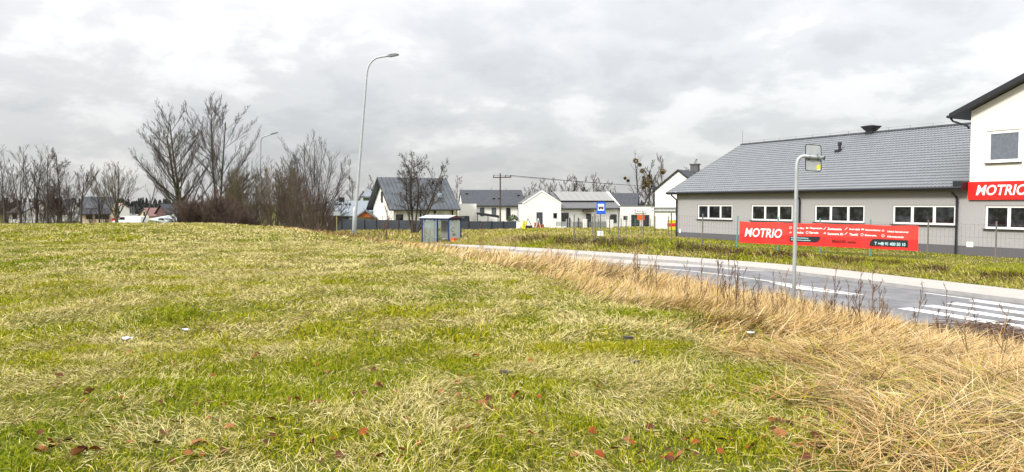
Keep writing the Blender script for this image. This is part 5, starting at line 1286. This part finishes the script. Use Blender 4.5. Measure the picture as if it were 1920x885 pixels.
def join(parts):
    V, F, C, k = [], [], [], 0
    for v, f, c in parts: V.append(v); F.append(f + k); C.append(c); k += len(v)
    return np.concatenate(V), np.concatenate(F), np.concatenate(C)
def scatter(n, y0, y1, power=1.0, px0=-90, px1=2010, margin=1.5):
    """points in the wedge the photograph sees (and a step to either side), uniform in ground area"""
    y = np.sqrt(RG.uniform(y0**2, y1**2, n)); px = RG.uniform(px0, px1, n); x = (px - CX) / F_PX * y + RG.uniform(-margin, margin, n)
    return x, y
def pick(cols, n, w=None):
    c = np.array(cols); i = RG.choice(len(c), n, p=w); return c[i] * RG.uniform(.78, 1.22, (n, 1))
GREEN = [(.205, .240, .010), (.290, .300, .012), (.130, .185, .010), (.385, .370, .036), (.038, .078, .008)]  # darkest green puts shade contrast into the blade colour
STRAW = [(.47, .40, .16), (.58, .51, .25), (.40, .32, .11), (.13, .090, .035)]  # dark brown added for local contrast, like straw lying in shade
TAN = [(.46, .315, .132), (.53, .395, .195), (.39, .235, .090), (.11, .064, .028), (.58, .460, .270)]  # the dark brown stands in for shaded gaps between the clumps
def verge_edge(x, y):
    """how far (m from the kerbside) the tall dry grass reaches up the bank"""
    b = np.interp(y, [4.5, 5.5, 7.2, 8.9, 12, 15, 18, 22, 28, 34, 42, 60], [11.1, 10.4, 9.1, 8.5, 7.9, 7.6, 7.7, 8.0, 7.3, 5.6, 4.4, 4.0])
    return b * (1 + .16 * (vnoise(x, y, 1.9) - .5) + .10 * (vnoise(x, y, .6) - .5))
def lawn():
    parts = []
    for y0, y1, dens, K, wid, ln in ((3.6, 9, 5600, 3, .0048, .070), (9, 17, 2100, 3, .0078, .080), (17, 32, 640, 2, .0145, .095), (32, 66, 160, 2, .032, .12)):
        pa, pb = (-420, 2340) if y1 <= 9 else (-200, 2120) if y1 <= 17 else (-90, 2010)
        area = .5 * (y1**2 - y0**2) * (pb - pa) / F_PX; n = int(area * dens); x, y = scatter(n, y0, y1, px0=pa, px1=pb)
        e, s, zr = road_coords(x, y); u = e - E_NEAR; bw = verge_edge(x, y)
        ok = u > bw * .3; x, y, u, bw = x[ok], y[ok], u[ok], bw[ok]
        # straw share: patches + towards the verge + a pale belt across the middle distance
        p1 = vnoise(x, y * .9, 2.4); p2 = vnoise(x + 40, y + 17, .9); p3 = vnoise(x - 30, y + 60, 9.0); p4 = vnoise(x, y, .33)
        verge = np.clip(1.30 - u / bw, 0, .35); belt = 1.25 * np.exp(-((u - bw * 1.4) / 6.5) ** 2) * smooth((y - 11) / 10)
        ps = np.clip(.25 + .28 * (p1 - .42) + .95 * (p2 - .5) + .25 * (p3 - .45) + .6 * verge + .36 * belt + .75 * (p4 - .5), .07, .97)
        n = len(x); straw = RG.rand(n) < ps
        tuft = np.clip(vnoise(x + 9, y - 4, .38) * 1.3 + .6 * vnoise(x, y, 1.3) - .45, 0, 1.3)
        keep = RG.rand(n) < (.60 + .6 * tuft) * (.05 + .95 * smooth((u / bw - .90) / .14)); x, y, straw, tuft, u, ps = x[keep], y[keep], straw[keep], tuft[keep], u[keep], ps[keep]; n = len(x)
        z = gz(x, y) + .004
        flow = vnoise(x + 70, y + 70, 1.1) * 9 + vnoise(x, y, 4) * 5
        az = np.where(straw, flow + RG.randn(n) * 1.2, RG.rand(n) * 2 * np.pi + 0 * flow)
        L_ = np.where(straw, ln * RG.uniform(.7, 1.0, n) * RG.choice((1.0, 1.3, 2.2), n, p=(.5, .38, .12)), ln * RG.uniform(.45, 1.25, n) * (.45 + .95 * tuft))
        lean = np.where(straw, RG.uniform(.75, 1.5, n), RG.uniform(.1, .95, n)); bend = np.where(straw, RG.uniform(-.4, 1.3, n), RG.uniform(.2, 2.1, n))
        zoff = np.where(straw, RG.uniform(.0, .055, n), RG.uniform(0, .012, n))
        w = wid * RG.uniform(.7, 1.4, n) * np.where(straw, .85, 1.1)
        g = pick(GREEN, n, [.26, .28, .17, .15, .14]); hue = vnoise(x + 5, y, 2.1)[:, None]; g = g * np.concatenate([.75 + .6 * hue, .85 + .3 * hue, np.ones((n, 1))], 1)
        c = np.where(straw[:, None], pick(STRAW, n, [.33, .32, .22, .13]), g)
        parts.append(blades(np.stack([x, y, z + zoff], 1), az, L_, lean, bend, w, c, K))
    V, F, C = join(parts); o_ = link('lawn_grass', np_mesh('lawn_grass', V, F, C), 'blades'); tag(o_, 'short green meadow grass mixed with matted straw across the field', 'grass', kind='stuff')
lawn()
def verge():
    """tall dry grass lying over the bank between field and road"""
    parts = []
    for y0, y1, dens, K, wid in ((3.4, 9, 3800, 4, .0054), (9, 17, 1100, 4, .0105), (17, 32, 270, 3, .022), (32, 60, 95, 3, .036), (60, 120, 22, 2, .06)):
        pa, pb = (-420, 2340) if y1 <= 9 else (-200, 2120) if y1 <= 17 else (-90, 2010)
        area = .5 * (y1**2 - y0**2) * (pb - pa) / F_PX; n = int(area * dens); x, y = scatter(n, y0, y1, px0=pa, px1=pb)
        e, s, zr = road_coords(x, y); u = e - E_NEAR; bw = bank_w(y)
        edge = verge_edge(x, y); t = u / edge
        clump = np.clip(vnoise(x + 3, y + 8, .42) * 1.25 + vnoise(x, y, 1.5) * .8 - .55, 0, 1.2)
        dn = smooth((1.06 - t) / .16) * smooth((u - .15) / .5) * (.16 + .95 * clump)
        ok = (u > .15) & (t < 1.2) & (RG.rand(len(x)) < dn); x, y, u, t, clump = x[ok], y[ok], u[ok], t[ok], clump[ok]; n = len(x)
        z = gz(x, y)
        tall = np.exp(-((t - .45) / .42) ** 2) * (.55 + .7 * clump)
        tall *= (.30 + .70 * smooth((30 - y) / 6)) * (.50 + .50 * smooth((y - 13.5) / 5.5))
        L_ = (.20 + .62 * tall) * RG.uniform(.65, 1.25, n)
        flow = (vnoise(x + 20, y + 50, 2.6) - .5) * 2.6 + (vnoise(x, y, .7) - .5) * 2.4
        flat = smooth((12.5 - y) / 5.0)                       # the nearest part is trodden and matted
        az = .25 + flow + RG.randn(n) * (.42 + .8 * flat)
        lean = RG.uniform(.15, .9, n) * (1 - flat) + RG.uniform(1.0, 1.58, n) * flat; bend = RG.uniform(.35, 1.5, n) * (1 - .55 * flat)
        zoff = RG.uniform(0, .15, n) * flat * (.2 + clump); L_ = L_ * (1 + .45 * flat)
        w = wid * RG.uniform(.6, 1.3, n); c = pick(TAN, n, [.27, .24, .17, .17, .15])
        grn = RG.rand(n) < np.where(t > .85, .14, .03) * (1 + 0 * t); c = np.where(grn[:, None], pick(GREEN, n), c)
        rd = vnoise(x + 11, y + 33, 1.9)[:, None]; c = c * np.concatenate([.92 + .16 * rd, .86 + .26 * rd, .76 + .46 * rd], 1)
        parts.append(blades(np.stack([x, y, z + zoff], 1), az, L_, lean, bend, w, c, K))
    V, F, C = join(parts); o_ = link('verge_grass', np_mesh('verge_grass', V, F, C), 'straw'); tag(o_, 'tall straw-coloured dead grass leaning over the roadside bank', 'dry grass', kind='stuff')
verge()
def far_side():
    """rough grass on the far bank and on the plots behind it"""
    parts = []
    for y0, y1, dens, K, wid, ln in ((14, 34, 300, 3, .018, .16), (34, 62, 150, 2, .032, .18), (62, 100, 30, 2, .06, .18)):
        area = .5 * (y1**2 - y0**2) * 1450 / F_PX; n = int(area * dens); x, y = scatter(n, y0, y1, px0=560)
        e, s, zr = road_coords(x, y); d = -e
        w_ = WF.o; lx = (x - w_[0]) * WF.x[0] + (y - w_[1]) * WF.x[1]; ly = (x - w_[0]) * WF.y[0] + (y - w_[1]) * WF.y[1]
        ok = (d > .03) & ~((ly > -.1) & (lx > -.1)); x, y, d, s = x[ok], y[ok], d[ok], s[ok]; n = len(x)
        mowed = smooth((x / y - .20) / .10) * smooth((d - 2.0) / 2.0)      # greener, shorter by the workshop
        left = smooth((.02 - x / y) / .12)                                 # dry tall grass by the shelter
        ps = np.clip(.52 - .36 * mowed + .25 * left + .9 * (vnoise(x, y, 2.4) - .5) + .4 * (vnoise(x, y, .7) - .5), .06, .95)
        straw = RG.rand(n) < ps; bank = np.exp(-((d - 1.9) / 1.5) ** 2) * smooth((x / y + .1) / .1)
        ht = 1 + .7 * bank + 1.1 * left * smooth((d - .6) / 1.5) * (.3 + vnoise(x, y, 1.5)) - .62 * mowed
        L_ = ln * ht * RG.uniform(.6, 1.3, n); az = RG.rand(n) * 2 * np.pi; az = np.where(straw & (bank > .3), 2.9 + RG.randn(n) * .7 + 0 * az, az)
        lean = RG.uniform(.2, 1.1, n); bend = RG.uniform(.2, 1.2, n)
        g = pick(GREEN, n, [.3, .3, .1, .25, .05]); st = pick(STRAW + TAN[:2], n); c = np.where(straw[:, None], st, g)
        soil = (RG.rand(n) < .85 * np.exp(-((d - 2.2) / .8) ** 2) * smooth((x / y + .02) / .06) * (vnoise(x + 4, y, 1.3) > .36)); c = np.where(soil[:, None], pick([(.09, .055, .03), (.06, .04, .025), (.13, .085, .04)], n), c)
        parts.append(blades(np.stack([x, y, gz(x, y) - .01], 1), az, L_, lean, bend, wid * RG.uniform(.7, 1.3, n), c, K))
    V, F, C = join(parts); o_ = link('bank_grass', np_mesh('bank_grass', V, F, C), 'blades'); tag(o_, 'rough green and straw grass on the bank beyond the road', 'grass', kind='stuff')
far_side()

# ------------------------------------------------------------------ dead weeds on the verge
def weed_mesh(seed, h, heads=True):
    rg_ = random.Random(seed)
    o_ = gen_tree(seed, h, [(rg_.uniform(2, 10), rg_.uniform(0, 360), 1.0, 0)] + ([(rg_.uniform(8, 22), rg_.uniform(0, 360), .75, 0)] if seed % 2 else []), [(7, .4, 34, .22, .06), (3, .4, 40, .4, .02)], .0058, wob=.05, taper=.5, rmin=.0038)
    ends_ = np.array([p[-1] for l, p, r in o_ if l >= 1]); rep_ = np.repeat(ends_, 2, 0) + np.random.RandomState(seed).randn(len(ends_) * 2, 3) * .010
    V1, F1 = batch_tubes([(p, r) for l, p, r in o_], 4); V2, F2 = leaf_cards(rep_, .008, seed)
    return np_mesh('dead_weed', np.concatenate([V1, V2]), np.concatenate([F1, F2 + len(V1)]))
WM = [weed_mesh(200 + k % 6, 1.0) for k in range(12)]
for k_, m_ in enumerate(WM): m_.materials.append(M['weed' if k_ < 6 else 'weed_pale'])
def weed(px, Y, h, k, label, m='weed', rot=0.0, wide=1.0):
    x = x_of(px, Y); t = bpy.data.objects.new('dead_weed', WM[k + (6 if m == 'weed_pale' else 0)]); col.objects.link(t)
    t.location = (x, Y, gz1(x, Y) - .02); t.rotation_euler = (0, 0, rot); t.scale = (h * 1.05, h * 1.05, h * 1.30)
    return tag(t, label, 'weed', 'dead weed stalks standing in the dry verge')
for i, (px, Y, h, lab) in enumerate(((1345, 13.5, 1.25, 'tall branched dead weed left of the crossing sign pole'), (1371, 14.2, 1.3, 'tallest dead weed left of the crossing sign pole'), (1183, 17.5, 1.5, 'tall pale dead weed rising in front of the road centre line'), (1197, 18, 1.3, 'dead weed leaning beside the tall pale one'),
                                     (1560, 13.2, 1.15, 'branched dead weed just right of the crossing sign pole'), (1622, 13.0, 1.35, 'tall dark dead weed in front of the lens-shaped road marking'), (1640, 13.4, 1.3, 'dead weed in front of the right tip of the road marking'), (1655, 13.8, 1.1, 'shorter dead weed right of the road marking'),
                                     (1075, 24, 1.2, 'dead weed on the verge below the bus stop sign'), (1030, 26, 1.3, 'thin dead weed left of the bus stop sign on the near verge'), (898, 30, 1.35, 'thin dead weed on the verge right of the bus shelter'), (908, 31, 1.25, 'thin dead weed in a pair right of the bus shelter'),
                                     (771, 34, 1.2, 'dead weed on the near verge below the bus shelter'), (726, 36, 1.9, 'wide brown dead weed clump near the leaning lamp foot'), (720, 35.5, 1.6, 'second brown dead weed clump near the leaning lamp foot'), (800, 31, 1.1, 'short bent dead weed below the litter bin'),
                                     (962, 27, .9, 'dark short dead weed beside the road centre line start'), (1115, 20.5, .9, 'short dead weed at the edge of the tall dry grass'), (1400, 12.4, .85, 'short dark dead weed amid the dry grass'), (1425, 12.2, .8, 'curled short dead weed left of the sign pole'),
                                     (1450, 12.6, .9, 'dark spiky dead weed close to the sign pole'), (1535, 12.8, .85, 'small dead weed right behind the sign pole foot'), (1710, 13.4, 1.15, 'dead weed in front of the zebra crossing left end'), (1775, 13.8, 1.2, 'dead weed leaning over the zebra crossing'), (1236, 16.0, 1.0, 'slim dead weed right of the tall pale pair'), (1290, 14.6, .9, 'short dead weed midway between the pale pair and the crossing sign'), (1318, 14.0, 1.0, 'dead weed left of the tall branched one near the sign'), (1388, 12.9, 1.0, 'dead weed touching the tallest one by the sign'), (1412, 13.1, .75, 'stubby dead weed beside the curled one'), (1590, 13.3, 1.0, 'slim dead weed left of the tall dark one at the road marking'), (1668, 13.0, .9, 'dead weed right of the road marking group, lower'))):
    weed(px, Y, h, i % 6, lab, 'weed_pale' if i in (2, 3, 9, 10, 11) else 'weed', i * 1.1, 1.0)
rgw = random.Random(31)
for i in range(26):
    px = rgw.choice((rgw.uniform(1150, 1480), rgw.uniform(1500, 1760), rgw.uniform(1040, 1900))); Y = float(np.interp(px, [1040, 1180, 1345, 1560, 1750, 1900], [24, 17.5, 13.8, 13.2, 13.4, 12.6])) + rgw.uniform(-1.2, 1.4)
    weed(px, Y, rgw.uniform(.6, 1.05), i % 6, 'thin short dead weed stalk lost among the taller weeds in the roadside straw', rgw.choice(('weed', 'weed_pale')), rgw.uniform(0, 6))
# woody saplings near the right edge
for seed, px, Y, h, lab in ((301, 1893, 7.6, 1.05, 'thin brown woody sapling at the right edge of the photo'), (302, 1856, 8.0, .95, 'slender leaning woody sapling left of the one at the right edge')):
    o_ = gen_tree(seed, h, [(7 if seed == 301 else 14, 170, 1.0, 0)], [(5, .2, 48, .35, .05), (2, .4, 40, .4, .0)], .013, wob=.07, rmin=.004)
    x = x_of(px, Y); t = thing('woody_sapling', lab, 'sapling', (x, Y, gz1(x, Y)), 0)
    link('stem', np_mesh('stem', *batch_tubes([(p, r) for l, p, r in o_ if l == 0], 6)), 'weed_pale', t); link('twig', np_mesh('twig', *batch_tubes([(p, r) for l, p, r in o_ if l > 0], 4)), 'weed', t)
# cut brush heap at the kerb, right edge
_p = on_road(float(road_coords(9.7, 14.6)[1][0]), E_NEAR + .95); x, y = _p[0], _p[1]; bh = thing('brush_heap', 'flattened dark heap of cut brush at the near road edge, far right', 'brush heap', (x, y, gz1(x, y)), 0)
rgb = np.random.RandomState(5); ps_ = []
for k in range(420):
    a = rgb.uniform(-.5, .5) + (0 if k % 3 else 1.2); c = np.array([rgb.uniform(-1.5, 1.5), rgb.uniform(-.6, .6), 0]); c[2] = max(0, .55 * (1 - (c[0]/1.7)**2) * (1 - (c[1]/.8)**2)) * rgb.rand() + .03
    L_ = rgb.uniform(.4, 1.0); d = np.array([math.cos(a), math.sin(a), rgb.uniform(-.15, .25)]) * L_; ps_.append(([tuple(c - d/2), tuple(c + np.array([0, 0, .06])), tuple(c + d/2)], [.006, .008, .004]))
link('branches', np_mesh('branches', *batch_tubes(ps_, 4)), 'weed', bh)

# ------------------------------------------------------------------ fallen leaves, litter
def leaf_mesh(seed):
    rg_ = random.Random(seed); n = 6; vs, fs_l = [], []; curl = rg_.uniform(.5, 1.6); tw = rg_.uniform(-.5, .5)
    for i in range(n + 1):
        t = i / n; w = math.sin(math.pi * min(.97, t * .9 + .06)) ** .8 * .42 * (1 + .12 * math.sin(t * 19 + seed))
        for j in (-1, 0, 1): vs.append((t - .5, j * w, .10 * math.sin(t * 3 + seed) + curl * .38 * (abs(j) * w) + tw * j * w * t))
    for i in range(n):
        for j in range(2): fs_l.append((i*3+j, i*3+3+j, i*3+4+j, i*3+1+j))
    me = bpy.data.meshes.new('fallen_leaf'); me.from_pydata(vs, [], fs_l); me.materials.append(M[('leafa', 'leafb', 'leafc')[seed % 3]]); me.update(); return me
LM = [leaf_mesh(k) for k in range(9)]
rgl = random.Random(21); n_l = 0
LEAF_LABEL = 'curled russet or brown leaf lying fallen in the grass'
spots = [(100, 850), (115, 846), (145, 876), (230, 752), (300, 765), (370, 848), (385, 850), (420, 866), (545, 760), (585, 848), (560, 832), (600, 765), (117, 695), (75, 640), (240, 660), (480, 665), (590, 680), (612, 690), (866, 758), (882, 763), (945, 748), (980, 755), (920, 782), (940, 836), (995, 836), (1000, 860), (1075, 868), (1110, 823), (1050, 787), (1168, 870), (1205, 842), (1255, 864), (1085, 648), (995, 676), (1450, 820), (1462, 828), (1445, 800), (1520, 848), (1415, 735), (1510, 790), (1530, 800), (1860, 808), (1845, 815), (1780, 868), (1790, 862), (1850, 830), (1690, 850), (1680, 845), (1640, 760), (1460, 795), (1500, 845), (860, 712), (700, 690), (820, 745), (760, 800), (640, 870), (200, 690), (330, 810), (500, 850), (1320, 800), (1300, 740)]
while len(spots) < 235:
    py = 885 - abs(rgl.gauss(0, 1)) * 95; px = rgl.uniform(5, 1915)
    if rgl.random() < .45:
        qx, qy = rgl.choice(spots); px, py = qx + rgl.gauss(0, 22), qy + rgl.gauss(0, 9)
    if 600 < py < 884 and 0 < px < 1919: spots.append((px, py))
for k, (px, py) in enumerate(spots):
    p = on_z(px, min(py, 884), 0.0); zg = gz1(p[0], p[1])
    o_ = bpy.data.objects.new('fallen_leaf', LM[k % 9]); col.objects.link(o_)
    s = rgl.choice((.045, .055, .06, .07, .085)) * rgl.uniform(.85, 1.15); o_.scale = (s, s, s); o_.location = (p[0], p[1], zg + rgl.uniform(.032, .062)); o_.rotation_euler = (rgl.uniform(-.7, .7), rgl.uniform(-.5, .5), rgl.uniform(0, 6.28))
    tag(o_, LEAF_LABEL, 'leaf', 'fallen leaves scattered over the grass')
def litter(px, py, label, kind, m, size, zup=.05):
    p = on_z(px, py, 0.0); zg = gz1(p[0], p[1]); rg_ = random.Random(int(px)); mb = MB()
    if kind == 'paper':
        n = 5; vs = [((i/n - .5), (j/n - .5) * .6, .22 * rg_.random() + .05) for i in range(n + 1) for j in range(n + 1)]
        mb.add(vs, [(i*(n+1)+j, (i+1)*(n+1)+j, (i+1)*(n+1)+j+1, i*(n+1)+j+1) for i in range(n) for j in range(n)])
        mb.add([(a, b, c - .06) for a, b, c in vs], [(i*(n+1)+j, i*(n+1)+j+1, (i+1)*(n+1)+j+1, (i+1)*(n+1)+j) for i in range(n) for j in range(n)])
    else:
        mb.prism([(-.5, -.16, 0), (-.1, -.22, 0), (.4, -.15, 0), (.5, .05, 0), (.1, .2, 0), (-.45, .14, 0)], (.02, .03, .22))
    o_ = mb.build('paper_scrap' if kind == 'paper' else 'wood_offcut', m); o_.scale = (size,) * 3; o_.location = (p[0], p[1], zg + zup); o_.rotation_euler = (.1, .1, rg_.uniform(-.4, .4))
    tag(o_, label, 'paper' if kind == 'paper' else 'offcut')
litter(238, 629, 'flat crumpled white paper scrap on the left of the lawn', 'paper', 'paper', .125)
litter(348, 616, 'smaller white paper scrap right of the flat crumpled one', 'paper', 'paper', .10)
litter(1408, 628, 'tiny white scrap at the foot of the tall dry grass', 'paper', 'paper', .09, .12)
litter(1455, 495, 'white scrap on the grass below the banner', 'paper', 'paper', .01)
litter(948, 699, 'dark grey wooden offcut lying flat mid lawn', 'wood', 'stone', .13, .035)
litter(1188, 678, 'grey offcut lying at an angle right of mid lawn', 'wood', 'stone', .13, .035)
litter(1178, 641, 'short dark stub standing in the grass', 'wood', 'stone', .13, .08)
